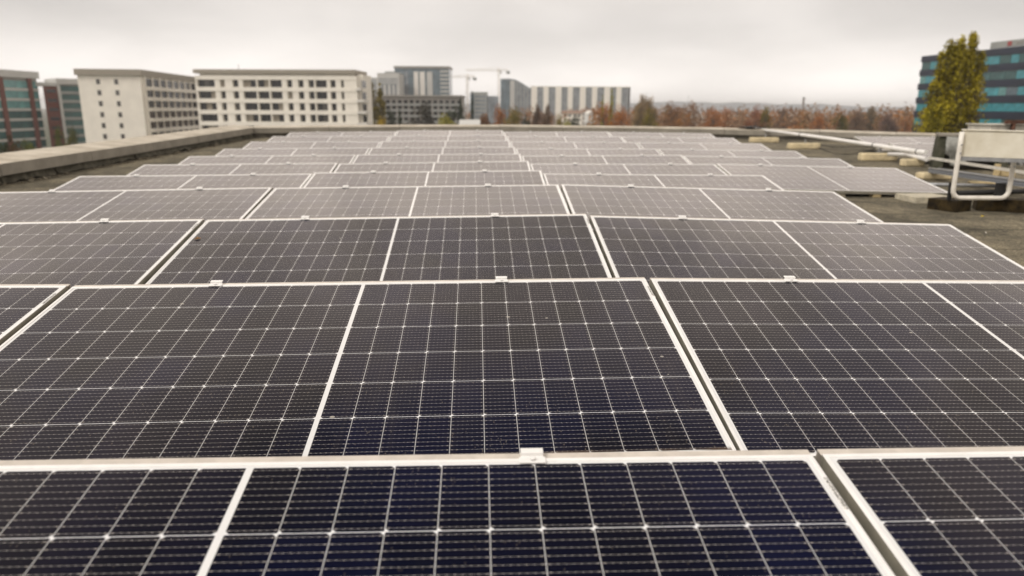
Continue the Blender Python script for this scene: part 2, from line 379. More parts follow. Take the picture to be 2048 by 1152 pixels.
# ------------------------------------------------------------------ roof, parapets and the building under them
def solve(px, py, h):
    z = 0.3
    for _ in range(80):
        p = at_z(px, py, min(z, .95)); z = .6*z + .4*(roof_z(p.x, p.y) + h)
    return at_z(px, py, z)
FAR_PX = [(507, 255.5), (800, 253.2), (1000, 253.2), (1250, 255.8), (1450, 259), (1640, 263), (1792, 268.5), (1915, 272.5), (2150, 281)]
far_line = [solve(x, y, .24) for x, y in FAR_PX]
d_ = (far_line[-1] - far_line[-2]).normalized(); far_line.append(far_line[-1] + d_*24)
cn = far_line[0]; l0 = solve(0, 328, .24)
dl = (l0 - cn).normalized()
left_line = [cn, l0, l0 + dl*17]
xl = lambda y: cn.x + (l0.x - cn.x)*(y - cn.y)/(l0.y - cn.y)
def yfar(x):
    for a, b in zip(far_line, far_line[1:]):
        if x <= b.x: return a.y + (b.y - a.y)*(x - a.x)/(b.x - a.x)
    return far_line[-1].y
rm = MB(); NX, NY = 60, 70
for j in range(NY+1):
    for i in range(NX+1):
        t = j/NY
        y = -7 + t*27; x = xl(y) + (38 - xl(y))*(i/NX)**1.3
        yf = yfar(x) + .02; y = -7 + t*(yf + 7); x = xl(y) - .02 + (38 - xl(y))*(i/NX)**1.3
        rm.v.append((x, y, roof_z(x, y)))
for j in range(NY):
    for i in range(NX):
        rm.f.append([j*(NX+1)+i, j*(NX+1)+i+1, (j+1)*(NX+1)+i+1, (j+1)*(NX+1)+i]); rm.sm.append(True); rm.mi.append(0)
struct(rm.build('roof', M['roof']))

def parapet(name, label, line, side, seglen, width, rise, face, over, flap):
    t = thing(name, label, 'parapet wall')
    # resample the line
    pts = [line[0]]; L = 0
    nrm = []
    for a, b in zip(line, line[1:]):
        n = max(1, round((b - a).length/seglen))
        for k in range(1, n+1): pts.append(a.lerp(b, k/n))
    def outv(i):
        a, b = pts[max(i-1, 0)], pts[min(i+1, len(pts)-1)]; d = (b - a); d.z = 0; d.normalize()
        return Vector((-d.y, d.x, 0))*side
    up = Vector((0, 0, 1))
    wall = MB()
    for i in range(len(pts)-1):
        a, b = pts[i], pts[i+1]; na, nb = outv(i), outv(i+1)
        d = (b - a).normalized()
        g = .006
        c = MB()
        def ring(p, n): return [p + n*0, p + n*width + up*rise, p + n*width + up*(rise - face), p - up*face]
        jit = Vector((0, 0, rnd.uniform(-.004, .004)))
        ra = ring(a + d*g + jit, na); rb = ring(b - d*g + jit, nb)
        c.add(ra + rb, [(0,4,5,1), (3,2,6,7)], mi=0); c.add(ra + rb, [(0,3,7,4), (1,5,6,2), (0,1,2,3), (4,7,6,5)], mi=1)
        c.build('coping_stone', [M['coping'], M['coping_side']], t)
        lo = up*.9
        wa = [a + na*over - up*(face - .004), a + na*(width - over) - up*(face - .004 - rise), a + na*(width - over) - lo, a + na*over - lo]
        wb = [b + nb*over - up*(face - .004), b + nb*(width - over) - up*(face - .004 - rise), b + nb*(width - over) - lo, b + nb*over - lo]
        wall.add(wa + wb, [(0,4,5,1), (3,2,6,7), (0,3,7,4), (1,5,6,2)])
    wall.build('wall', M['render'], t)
    if flap:
        # strips of felt turned up under the coping, loose along their lower edge
        for a, b in zip(line, line[1:]):
            n = max(1, int((b - a).length/flap)); na = Vector((-(b-a).y, (b-a).x, 0)).normalized()*side
            for k in range(n):
                q0, q1 = a.lerp(b, (k+.012)/n), a.lerp(b, (k+.988)/n)
                m_ = MB(); K = 7; out = rnd.uniform(.035, .07)
                for e in range(K+1):
                    q = q0.lerp(q1, e/K); rz = roof_z(q.x, q.y)
                    top = q + na*(over - .012) - up*(face - .002)
                    gapz = rnd.uniform(.004, .022) + (.02 if rnd.random() < .15 else 0)
                    bot = Vector((q.x, q.y, rz + gapz)) - na*(out + rnd.uniform(0, .015)) + na*over
                    for v in (top, top.lerp(bot, .55) + na*.012, bot, bot + na*.012 - up*.006, top + na*.010): m_.v.append(tuple(v))
                for e in range(K):
                    o_ = e*5
                    for r_ in range(4): m_.f.append([o_+r_, o_+r_+1, o_+5+r_+1, o_+5+r_]); m_.sm.append(False); m_.mi.append(0)
                m_.build('felt_flashing', M['felt_flap'], t)
    return t
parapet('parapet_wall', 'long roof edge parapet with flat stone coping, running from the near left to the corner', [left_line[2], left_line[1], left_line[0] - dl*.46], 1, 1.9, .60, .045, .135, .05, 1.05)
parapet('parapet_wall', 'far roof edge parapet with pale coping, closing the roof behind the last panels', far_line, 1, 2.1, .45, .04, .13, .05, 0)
# rubble along the foot of the left parapet
rb_ = MB()
for k in range(150):
    y = rnd.uniform(1, 17); s_ = rnd.uniform(.008, .035); x = xl(y) + rnd.uniform(.0, .17); z = roof_z(x, y)
    Mx = Matrix.Translation((x, y, z + s_*.25)) @ Euler((rnd.uniform(-.4, .4), rnd.uniform(-.4, .4), rnd.uniform(0, 6))).to_matrix().to_4x4()
    rb_.box(-s_, s_, -s_*.7, s_*.7, -s_*.35, s_*.4, Mx)
tag(rb_.build('rubble', M['rubble']), 'crumbs of broken mortar and felt along the foot of the left parapet', 'rubble', kind='stuff')
# the building that carries the roof
hb = MB(); ring = [left_line[2] , left_line[0]] + far_line[1:] + [Vector((38, -7, 0))]
ring = [Vector((p.x, p.y, 0)) for p in ring]
n_ = len(ring)
hb.add([Vector((p.x, p.y, GROUND)) for p in ring] + [Vector((p.x, p.y, roof_z(p.x, p.y) - .25)) for p in ring],
       [tuple(range(n_, 2*n_))[::-1]] + [(i, (i+1) % n_, n_ + (i+1) % n_, n_ + i) for i in range(n_)])
struct(hb.build('building_under_roof', M['render']))

# ------------------------------------------------------------------ solar panels
fm = MB(); a_, b_ = PW/2, PD/2; lw = .010
M['alu_side'] = mat('shaded_aluminium_side', (.27, .255, .21), rough=.5, var=.2, vscale=7)
fm.box(-a_, a_, b_-lw, b_, -.035, 0); fm.box(-a_, a_, -b_, -b_+lw, -.035, 0)
fm.box(-a_, -a_+lw, -b_+lw+.0002, b_-lw-.0002, -.0352, -.0001); fm.box(a_-lw, a_, -b_+lw+.0002, b_-lw-.0002, -.0352, -.0001)
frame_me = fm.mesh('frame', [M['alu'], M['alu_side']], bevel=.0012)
for q_ in frame_me.polygons:          # shade on the outer flanks is painted in as a darker colour
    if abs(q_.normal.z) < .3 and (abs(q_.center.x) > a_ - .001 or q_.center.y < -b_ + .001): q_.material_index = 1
lam_me = MB().box(-a_+lw-.001, a_-lw+.001, -b_+lw-.001, b_-lw+.001, -.0075, -.0026).mesh('glass', M['solar'])
dfm = MB()     # folded sheet closing the back of the raised edge, with its drain holes
dfm.box(-a_, a_, b_ + .0012, b_ + .021, -.0062, -.0042); dfm.box(-a_, a_, b_ + .0190, b_ + .0208, -.062, -.0064)
deflector_me = dfm.mesh('back_sheet', mat('dusty_sheet_edge', (.60, .55, .49), rough=.5, var=.12, vscale=12))
cm = MB()      # end clamp gripping the raised edge: shoe on the frame, upright tab, bolt
cm.box(-.027, .027, -.0085, .0105, .0003, .0035); cm.box(-.023, .023, .0135, .0165, -.0140, .0105); cm.box(-.023, .023, .0166, .030, .0077, .0105); cm.box(-.023, .023, .0106, .0134, -.004, .0034)
cm.tube([(0, .0, .0045), (0, .0, .0095)], .006, 6)
clamp_me = cm.mesh('clamp', M['alu'], bevel=.0008)
serial_me = MB().box(-.0035, .0035, -.045, .045, 0, .0006).mesh('serial_label', mat('printed_label', (.75, .74, .7), rough=.5, col2=(.06, .06, .06), vscale=260, thresh=(.46, .54)))
ROW = ['nearest', 'second', 'third', 'fourth', 'fifth', 'sixth', 'seventh', 'eighth', 'ninth', 'tenth', 'farthest']
COLN = {1: 'end closest to the left parapet', 2: 'second from the left parapet', 3: 'third from the left parapet', 4: 'closest to the white pipe'}
def add_panel(p, label):
    r, c, x, y, z, rx, ry, rz = p
    if r > 4: rx += R(rnd.uniform(-.28, .28)); ry += R(rnd.uniform(-.2, .2))
    Mw = Matrix.Translation((x, y, z + CAMZ)) @ Euler((rx, ry, rz)).to_matrix().to_4x4()
    t = thing('solar_panel', label, 'solar panel', Mw, 'solar panels in rows on the roof')
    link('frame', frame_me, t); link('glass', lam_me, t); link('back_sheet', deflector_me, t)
    for u in (-.57, .57): link('clamp', clamp_me, t, (u + rnd.uniform(-.02, .02), b_ - .0105, 0))
    if r < 4: link('serial_label', serial_me, t, (a_ - .0062, b_ - .12, .0003))
    inv = Mw.inverted()
    for u in (-.57, .57):
        s = MB(); ends = []
        for v in (b_ - .045, -b_ + .03):
            q = Mw @ Vector((u, v, -.0355)); g = roof_z(q.x, q.y) - .004
            ends.append(Vector((q.x, q.y, g + .018)))
            s.box(-.02, .02, -.015, .015, g - q.z, 0, Matrix.Translation(q))
        d = (ends[0] - ends[1]); L_ = d.length
        rot = d.to_track_quat('Y', 'Z').to_matrix().to_4x4()
        s.box(-.0195, .0195, -.06, L_ + .05, -.018, .014, Matrix.Translation(ends[1]) @ rot)
        s.v = [tuple(inv @ Vector(v)) for v in s.v]
        s.build('support_leg', M['alu_grey'], t)
    return t
for p in PANELS:
    r, c = p[0], p[1]
    add_panel(p, f'framed solar panel in the {ROW[r-1]} row from the camera, {COLN[c]}')
# two more of the same, in the neighbouring array beyond the pipe
for px, py, r, lab in ((1708, 273.5, 11, 'farther of the two solar panels beyond the white pipe, near the far parapet'),
                       (1778, 286.5, 10, 'nearer of the two solar panels beyond the white pipe, half hidden by the vent curb')):
    q = solve(px, py, .28); rz = .045
    o = Vector((q.x, q.y, q.z)) + Matrix.Rotation(rz, 3, 'Z') @ Vector((a_, -b_*math.cos(.193), -b_*math.sin(.193)))
    add_panel((r, 5, o.x, o.y, o.z - CAMZ, .193, .0, rz), lab)
# ------------------------------------------------------------------ things on the right of the roof
def px2m(Y): return Y/F_PX
def frame_at(p, ang): return Matrix.Translation(p) @ Matrix.Rotation(ang, 4, 'Z')
def block(name, label, cat, x0, x1, yt, yb, depth, m, bevel, ang=0.05, group=None, arch=0.0):
    p = on_roof((x0+x1)/2, yb); s = px2m(p.y); wd = (x1-x0)*s; h = (yb-yt)*s*.93
    b = MB(); K = 10
    for i in range(K):            # slightly waisted or arched along its length
        pass
    b.box(-wd/2, wd/2, 0, depth, 0, h)
    o = b.build(name, m, None, bevel=min(bevel, h*.45), seg=3)
    o.matrix_world = frame_at(p + Vector((0, 0, .0)), ang)
    tag(o, label, cat, group)
    return o, p, h
G1 = 'pale foam blocks carrying pipes and rails'
foam = [
    (1502, 1558, 274.5, 285, 'pale foam block under the far end of the white pipe, near the far parapet'),
    (1579, 1641, 286, 298, 'second pale foam block along the white pipe, counted from the far parapet'),
    (1723, 1796, 306, 322, 'third pale foam block along the white pipe, with a metal clamp standing on it'),
    (1808, 1850, 318, 333, 'pale foam block with two layers under the white pipe, touching the vent curb'),
]
fo = []
for x0, x1, yt, yb, lab in foam:
    fo.append(block('foam_block', lab, 'support block', x0, x1, yt, yb, .16, M['foam'], .03, .05, G1))
tray_block = block('foam_block', 'rounded pale foam block under the end of the perforated cable tray', 'support block', 1844, 1906, 345, 360, .2, M['foam'], .05, .05, G1)

# long white pipe
pp = []
for px, py in ((1512, 258.5), (1600, 269.5), (1661, 277.5), (1751, 291), (1852, 305.5)): pp.append(solve(px, py, .235))
pt = thing('pipe', 'long white pipe running from the far parapet towards the vent curb', 'pipe', pp[0])
def rel(pts, o): return [Vector(p) - o for p in pts]
seg_pts = pp[:5]
MB().tube(rel(seg_pts, pp[0]), .038, 14).build('pipe_run', M['pipe'], pt)
for f_, k in ((.02, 1), (.97, 2), (.85, 3)):
    q = pp[k].lerp(pp[k+1], f_); d = (pp[4]-pp[0]).normalized()
    MB().tube(rel([q - d*.014, q + d*.014], pp[0]), .0425, 14).build('pipe_clip', M['black'], pt)
q = pp[3].lerp(pp[4], .11)
cl_ = MB(); zt = fo[2][1].z + fo[2][2] - .004
cl_.box(-.06, .06, -.04, .04, zt - pp[0].z, zt - pp[0].z + .012); cl_.box(-.02, .02, -.02, .02, zt - pp[0].z + .012, q.z - .04 - pp[0].z)
cl_.v = [(v[0] + q.x - pp[0].x, v[1] + q.y - pp[0].y, v[2]) for v in cl_.v]
cl_.build('pipe_stand', M['galv'], pt)
for (bx, bk) in ((1530, 0), (1612, 1)):
    b_o, bp_, bh = fo[bk]
    tpar = min(max((bp_.y + .08 - pp[4].y)/(pp[0].y - pp[4].y), 0), 1); q = pp[4].lerp(pp[0], tpar)
    zt = bp_.z + bh - .004
    if q.z - .04 > zt:
        sx = MB().box(-.012, .012, -.012, .012, 0, q.z - .03 - zt)
        sx.v = [(v[0] + bp_.x + .02 - pp[0].x, v[1] + bp_.y + .07 - pp[0].y, v[2] + zt - pp[0].z) for v in sx.v]
        sx.build('pipe_stand', M['galv'], pt)
# vent cowl where the pipe starts, on the far parapet
q = solve(1499, 256.5, .27)
vt = thing('vent_cowl', 'flat black vent cowl at the far end of the white pipe, on the parapet', 'vent', q)
MB().tube([(0, 0, .02), (0, 0, .035), (0, 0, .05), (0, 0, .058)], [.30, .29, .18, .03], 20).build('cap', M['black'], vt)
MB().tube([(0, 0, -.16), (0, 0, .02)], .085, 12).build('neck', M['black'], vt)
# short lower pipe
s0, s1 = solve(1816, 309, .16), solve(1852, 318.5, .14)
tag(MB().tube([s0 - Vector((.12, -.4, .02)), s0, s1], .034, 12).build('pipe', M['pipe']), 'short white pipe below the long one, ending at the vent curb', 'pipe')

# vent curb: felted upstand with a torn membrane hanging in its opening
cb = on_roof(1846, 337); s_ = px2m(cb.y)
vc = thing('vent_curb', 'grey felt-covered vent curb with a torn membrane hanging in its opening', 'roof vent', frame_at(cb + Vector((.16, .02, 0)), -.42))
H_ = (337 - 275)*s_*1.0; W_ = 1.0
M['felt_dark'] = mat('mossy_felt', (.105, .10, .078), rough=.95, col2=(.05, .055, .035), vscale=9, bump=.7, bscale=40, spec=.15)
pl = MB()
pl.add([(0,0,0),(.14,0,0),(.14,.5,0),(0,.5,0),(.03,.02,H_),(.16,.02,H_),(.16,.5,H_),(.03,.5,H_)], [(0,3,2,1),(4,5,6,7),(0,1,5,4),(1,2,6,5),(2,3,7,6),(3,0,4,7)])
pl.build('side_wall', M['felt_dark'], vc, bevel=.01)
MB().box(W_-.18, W_, 0, .5, 0, H_).build('side_wall', M['felt_dark'], vc, bevel=.01)
MB().box(.1605, W_-.1805, .4, .5, 0, H_).build('back_wall', M['render'], vc)
MB().box(.03, W_+.03, -.02, .55, H_+.001, H_+.045).build('cover_slab', M['coping_side'], vc, bevel=.006)
mem = MB(); KX, KZ = 22, 14
M['membrane'] = mat('torn_grey_membrane', (.27, .275, .255), rough=.6, var=.35, vscale=6, bump=.4, bscale=18)
for j in range(KZ+1):
    for i in range(KX+1):
        u, v = i/KX, j/KZ
        low_ = .70 + .28*math.sin(u*5.2 + .9)*math.sin(u*2.7 + .3) - .25*(u < .12)
        x = .13 + u*(W_ - .29); z = H_*(1 - v*max(.35, low_)) - .002
        y = -.02 - .06*math.sin(u*9 + v*3.5) * v - .05*math.sin(u*17 - v*6)*v - .05*v
        mem.v.append((x, y, z))
for j in range(KZ):
    for i in range(KX):
        mem.f.append([j*(KX+1)+i, j*(KX+1)+i+1, (j+1)*(KX+1)+i+1, (j+1)*(KX+1)+i]); mem.sm.append(True); mem.mi.append(0)
mo = mem.build('membrane', M['membrane'], vc)
so = mo.modifiers.new('thickness', 'SOLIDIFY'); so.thickness = .004

# dark weathered timber blocks carrying the tubular stand
def corner_block(name, label, cat, pl_, pc, pr, h_px, m, group=None, bevel=.006, deep=None):
    # three bottom corners as seen from the camera: left, nearest, right
    a, c, b = on_roof(*pl_), on_roof(*pc), on_roof(*pr)
    u = (a - c); u.z = 0; lu = u.length; u.normalize()
    vdir = Vector((-u.y, u.x, 0))
    if vdir.dot(b - c) < 0: vdir = -vdir
    lv = deep or (b - c).dot(vdir)
    h = h_px*px2m(c.y)
    Mx = Matrix((( u.x, vdir.x, 0, c.x), (u.y, vdir.y, 0, c.y), (0, 0, 1, c.z - .003), (0, 0, 0, 1)))
    bb = MB(); n = 5
    bb.box(0, lu, 0, max(.08, lv), 0, h)
    if Mx.to_3x3().determinant() < 0:
        Mx = Matrix((( vdir.x, u.x, 0, c.x), (vdir.y, u.y, 0, c.y), (0, 0, 1, c.z - .003), (0, 0, 0, 1)))
        bb = MB().box(0, max(.08, lv), 0, lu, 0, h)
    o = bb.build(name, m, None, bevel=bevel, seg=2); o.matrix_world = Mx
    tag(o, label, cat, group)
    return o, c, h
tb1 = corner_block('timber_block', 'dark weathered timber block beside the concrete paver, under the stand', 'timber block', (1853, 417.5), (1911, 425.5), (1949, 423), 24, M['dark_timber'])
tb2 = corner_block('timber_block', 'darker timber block with a black face, away from the paver', 'timber block', (1944, 416), (1951, 421), (2041, 426), 25, M['dark_timber'], deep=.46)
pv = corner_block('concrete_paver', 'pale concrete paver lying beside the solar panel and the dark timber', 'paver', (1789, 397), (1831, 406.5), (1876, 402), 12.5, M['paver'], bevel=.004, deep=.42)
block('timber_offcut', 'small yellow timber block under the exposed edge of a solar panel', 'timber block', 1746, 1762, 386.5, 394.8, .09, M['timber'], .004, .08)
block('timber_offcut', 'pale block end peeking out beside the corner of a solar panel', 'timber block', 1672, 1691, 387.5, 394.0, .15, M['paver'], .004, .08)

# white box on a bent white tube stand
Yb = tb1[1].y + .04
st = thing('tube_stand', 'bent white tube stand resting on two dark timber blocks', 'stand', at(1905, 393, Yb))
o0 = at(1905, 393, Yb)
pL = at(1904.5, 392.5, Yb); pR = at(2022, 391, Yb)
rt = .0215
zb = max(tb1[1].z + tb1[2], tb2[1].z + tb2[2]) + rt - .006
xL, xR = at(1906.5, 380, Yb).x, at(2019, 375, Yb).x
zt = at(1922, 263.5, Yb).z
path = [(xL, zt)]
for z_ in (zt - .15, zb + .25, zb + .10): path.append((xL, z_))
for k in range(0, 7): a = math.pi + math.pi/2*k/6; path.append((xL + .075 + .075*math.cos(a), zb + .075 + .075*math.sin(a)))
for k in range(0, 7): a = 1.5*math.pi + math.pi/2*k/6; path.append((xR - .075 + .075*math.cos(a), zb + .075 + .075*math.sin(a)))
path += [(xR, zb + .2), (xR, zb + .4), (xR, zt - .02)]
MB().tube(rel([(x, Yb, z) for x, z in path], o0), rt, 14).build('tube', M['white_paint'], st)
for px, wd in ((1900.5, .02), (2001, .055)):
    q = at(px, 380, Yb + .05); zt_ = at(px, 366, Yb + .05).z
    MB().box(q.x - wd, q.x + wd*.6, Yb + .03, Yb + .055, zb - rt - .004, zt_, Matrix.Translation(-o0)).build('strap', M['black'], st)
M['enamel'] = mat('stained_white_sheet', (.80, .77, .66), rough=.45, col2=(.60, .55, .42), vscale=2.2, bump=.05, bscale=30)
for xx, zz in ((xL, zb + .42), (xL, zt - .12), (xR, zb + .30)):
    MB().tube([Vector((xx, Yb - rt - .006, zz)) - o0, Vector((xx, Yb - rt + .004, zz)) - o0], .008, 6).build('bolt', M['galv'], st)
bx = thing('equipment_box', 'stained white sheet metal box mounted on the tube stand', 'equipment box', at(1917, 313, Yb + .03))
ob = at(1917, 313, Yb + .03)
w2 = 1.35; hb2 = zt - at(1922, 313, Yb).z + .012
Mb = frame_at(Vector((0, 0, 0)), -.42) @ Matrix.Rotation(.012, 4, 'Y')
MB().box(.012, w2, .0, .10, .0, hb2, Mb).build('casing', M['enamel'], bx, bevel=.006, seg=2)
MB().box(-.0, w2 + .01, -.012, .112, hb2 + .0005, hb2 + .012, Mb).build('lid', M['enamel'], bx, bevel=.003)
MB().tube([Mb @ Vector((.50, -.006, hb2*.74)), Mb @ Vector((.50, .002, hb2*.74))], .009, 8).build('screw', M['galv'], bx)
MB().box(-.0, w2, -.01, .11, -.035, -.0005, Mb).build('base_rail', M['galv'], bx)

# perforated cable tray, rails and pipes behind the stand
def perforated():
    m, t, b = new_mat('perforated_galvanised_steel')
    c = N(t, 'ShaderNodeTexCoord'); mpp = N(t, 'ShaderNodeMapping'); LK(t, c.outputs['Object'], mpp.inputs[0]); mpp.inputs['Scale'].default_value = (38, 38, 38)
    s = N(t, 'ShaderNodeSeparateXYZ'); LK(t, mpp.outputs[0], s.inputs[0])
    row = MATH(t, 'FLOOR', s.outputs[2]); fx = MATH(t, 'FRACT', MATH(t, 'ADD', s.outputs[0], MATH(t, 'MULTIPLY', row, .5))); fz = MATH(t, 'FRACT', s.outputs[2])
    hole = MATH(t, 'MULTIPLY', MATH(t, 'LESS_THAN', MATH(t, 'ABSOLUTE', MATH(t, 'SUBTRACT', fx, .5)), .33), MATH(t, 'LESS_THAN', MATH(t, 'ABSOLUTE', MATH(t, 'SUBTRACT', fz, .5)), .2))
    LK(t, MIX(t, hole, (.27, .29, .32), (.03, .035, .045)), b.inputs['Base Color'])
    b.inputs['Metallic'].default_value = .3; b.inputs['Roughness'].default_value = .5
    return m
M['perf'] = perforated()
M['pale_unit0'] = mat('tray_lip', (.50, .49, .46), rough=.45, var=.1)
def bar_between(name, label, cat, A, B, hz, dy, m, lip=None, kind='tray'):
    d = (B - A); L = d.length; rot = d.to_track_quat('X', 'Z').to_matrix().to_4x4()
    t = thing(name, label, cat, Matrix.Translation(A) @ rot)
    MB().box(0, L, -.003, .003, -hz/2, hz/2).build('side', m, t)
    MB().box(0, L, .0035, dy, -hz/2, -hz/2 + .004).build('floor' if kind == 'tray' else 'flange', M['galv'], t)
    if kind == 'tray':
        MB().box(0, L, dy + .0005, dy + .006, -hz/2, hz/2).build('side', m, t)
        MB().box(0, L, -.014, .0035, hz/2 + .0005, hz/2 + .006).build('lip', M['pale_unit0'], t)
    return t
tA = at(1857, 339.6, tray_block[1].y + .05); zz = tray_block[1].z + tray_block[2] + .033
tA = Vector((tA.x, tA.y, zz)); tB = at_z(2060, 370, zz + .015)
bar_between('cable_tray', 'perforated galvanised cable tray behind the tube stand', 'cable tray', tA, tB, .062, .12, M['perf'])
M['pale_rail'] = mat('pale_zinc_rail', (.62, .60, .54), rough=.45, var=.12)
rA = solve(1857, 315.5, .215); rB = solve(2070, 348, .215)
bar_between('angle_rail', 'thin pale angle rail from the vent curb, passing behind the white box', 'rail', rA, rB, .040, .05, M['pale_rail'], kind='rail')
# its trestle
tr = thing('rail_trestle', 'timber trestle under the angle rail behind the box', 'trestle', on_roof(2012, 352))
q = on_roof(2012, 352); mid = rA.lerp(rB, .74)
MB().box(-.10, .10, -.05, .10, 0, .10).build('foot', M['timber'], tr, bevel=.006)
MB().box(-.17, -.12, -.04, .04, 0, mid.z - q.z - .03).build('post', M['timber'], tr, bevel=.004)
g0, g1 = solve(1850, 368.2, .075), solve(2003, 372.5, .075)
g0.z = g1.z = .5*(g0.z + g1.z)
lt = thing('tube_rail', 'grey metal tube rail low over the felt, ending at a black clamp', 'rail', g0)
MB().tube(rel([g0 - (g1-g0)*.3, g1], g0), .022, 12).build('tube', M['galv'], lt)
q1 = roof_z(g1.x, g1.y)
MB().box(g1.x - g0.x - .035, g1.x - g0.x + .035, -.035 + g1.y - g0.y, .035 + g1.y - g0.y, q1 - g0.z, .05).build('clamp', M['black'], lt, bevel=.006)
MB().box(-.03, .03, -.03, .03, roof_z(g0.x, g0.y) - g0.z, .0).build('foot', M['black'], lt)
h0, h1 = on_roof(1912, 391), on_roof(2090, 386)
tag(MB().tube([h0 + Vector((0,0,.028)), h1 + Vector((0,0,.03))], .028, 10).build('drain_pipe', M['black']), 'black pipe lying on the felt right behind the timber blocks', 'pipe')
wq = on_roof(1962, 372)
wp = MB().box(-.13, .16, 0, .09, 0, .05).build('timber_plank', M['timber'], None, bevel=.006); wp.matrix_world = frame_at(wq, -.25)
tag(wp, 'pale timber plank lying under the cable tray behind the stand', 'timber block')
# grey unit with a rusty pipe, far behind the white box
Yk = 13.4; k0, k1 = at(1983, 251, Yk), at(2110, 251, Yk)
ku = thing('roof_unit', 'low pale roof unit with a rusty pipe, behind the white box', 'roof unit', Vector((k0.x, Yk, roof_z(k0.x, Yk))))
hk = k0.z - roof_z(k0.x, Yk)
M['pale_unit'] = mat('pale_unit', (.55, .53, .46), rough=.6, var=.15)
M['rust'] = mat('rust', (.085, .038, .022), rough=.85, var=.5, vscale=15)
MB().box(0, k1.x - k0.x, 0, .7, 0, hk).build('casing', M['pale_unit'], ku, bevel=.01)
MB().box(-.03, k1.x - k0.x + .03, -.03, .73, hk + .001, hk + .025).build('lid', M['pale_unit'], ku, bevel=.004)
xp = at(2022, 251, Yk).x - k0.x
MB().tube([(xp, -.06, hk - .2), (xp, -.06, hk + .06)], .04, 10).build('rusty_pipe', M['rust'], ku)
MB().box(xp - .15, xp + .5, -.1, -.02, hk + .03, hk + .10).build('rusty_beam', M['rust'], ku)

# cables
def cable(label, pts, r=.007):
    P = [Vector(p) for p in pts]; out = []
    for i in range(len(P)-1):
        p0, p1, p2, p3 = P[max(i-1, 0)], P[i], P[i+1], P[min(i+2, len(P)-1)]
        for k in range(8):
            t = k/8; out.append(.5*((2*p1) + (p2-p0)*t + (2*p0 - 5*p1 + 4*p2 - p3)*t*t + (3*p1 - p0 - 3*p2 + p3)*t**3))
    out.append(P[-1])
    o = MB().tube(out, r, 6).build('cable', M['black']); tag(o, label, 'cable'); return o
def lift(p, h): return Vector((p.x, p.y, p.z + h))
cable('black cable sagging from the white pipe to the felt and up to a foam block', [pp[1] + Vector((.02, 0, -.04)), lift(on_roof(1622, 293), .09), lift(on_roof(1655, 304), .012), lift(on_roof(1690, 309), .009), lift(on_roof(1722, 308), .02), pp[3] + Vector((0, 0, -.05))], .009)
cable('black cable lying straight across the felt beside the far foam blocks', [lift(on_roof(1642, 291), .008), lift(on_roof(1670, 295), .008), lift(on_roof(1720, 294), .008), lift(on_roof(1790, 298), .008)], .009)
# fallen leaves and scraps
def scrap(name, label, p, s, m, rz):
    b = MB(); b.add([(-s, 0, .002), (-.2*s, -.45*s, .006), (s, 0, .003), (.1*s, .5*s, .010), (0, 0, .001)], [(0, 1, 4), (1, 2, 4), (2, 3, 4), (3, 0, 4)])
    o = b.build(name, m); o.matrix_world = Matrix.Translation(p) @ Matrix.Rotation(rz, 4, 'Z')
    so = o.modifiers.new('thickness', 'SOLIDIFY'); so.thickness = .002
    tag(o, label, 'leaf'); return o
M['leaf_y'] = mat('yellow_leaf', (.62, .46, .02), rough=.7)
M['leaf_b'] = mat('dry_leaf', (.30, .15, .045), rough=.8, var=.6, vscale=60)
scrap('fallen_leaf', 'tiny yellow leaf on the felt in front of the timber blocks', on_roof(1965, 433), .022, M['leaf_y'], .2)
scrap('fallen_leaf', 'tiny pale scrap on the felt beside the edge of a solar panel', on_roof(1972, 466), .012, M['white_paint'], .9)
for p in PANELS:
    if p[0] == 3 and p[1] == 2:
        Mw = Matrix.Translation((p[2], p[3], p[4] + CAMZ)) @ Euler(p[5:8]).to_matrix().to_4x4()
        nrm = Mw.to_3x3() @ Vector((0, 0, 1)); v = ray(395, 478); c0 = Vector((0, 0, CAMZ))
        q = c0 + v*((Mw.translation - c0).dot(nrm)/v.dot(nrm))
        o = scrap('dry_leaf', 'crumpled brown dry leaf lying on the glass of a solar panel', q, .018, M['leaf_b'], .4)
        o.matrix_world = Matrix.Translation(q) @ Mw.to_3x3().to_4x4() @ Matrix.Rotation(.4, 4, 'Z')
# ------------------------------------------------------------------ ground, hills
M['ground'] = mat('city_ground', (.10, .095, .07), rough=.95, col2=(.06, .07, .035), vscale=.02, coord='Object')
gm = MB(); gn = 24
for j in range(gn+1):
    for i in range(gn+1): gm.v.append((-5200 + 10400*i/gn, -1500 + 6900*j/gn, GROUND))
for j in range(gn):
    for i in range(gn): gm.f.append([j*(gn+1)+i, j*(gn+1)+i+1, (j+1)*(gn+1)+i+1, (j+1)*(gn+1)+i]); gm.sm.append(True); gm.mi.append(0)
struct(gm.build('ground', M['ground']))
M['hill'] = mat('wooded_hills', (.20, .215, .235), rough=.95, col2=(.13, .15, .17), vscale=.006)  # blue-grey of distance haze is mixed into the hill colour
def hillpt(i, n, Y, crest):
    px = 500 + 1900*i/n
    return at(px, 217.5, Y).x
CREST = [(500, 210), (1000, 207), (1300, 204), (1400, 203.5), (1500, 206), (1600, 207.5), (1700, 211), (1800, 214.5), (1950, 219), (2400, 226)]
def crest_y(px):
    for (a, b), (c, d) in zip(CREST, CREST[1:]):
        if px <= c: return b + (d-b)*(px-a)/(c-a)
    return CREST[-1][1]
hm = MB(); HN = 90; rows = [(2300, 0.0), (2700, .35), (3100, .75), (3500, 1.0), (3900, .8), (4400, .3), (4900, 0)]
for Y, k in rows:
    for i in range(HN+1):
        px = 500 + 1900*i/HN; zc = at(px, crest_y(px) + 1.2*math.sin(i*.9) + .8*math.sin(i*2.3), 3500).z
        hm.v.append((at(px, 217, 3500).x*(Y/3500), Y, GROUND - .5 + (zc - GROUND)*k))
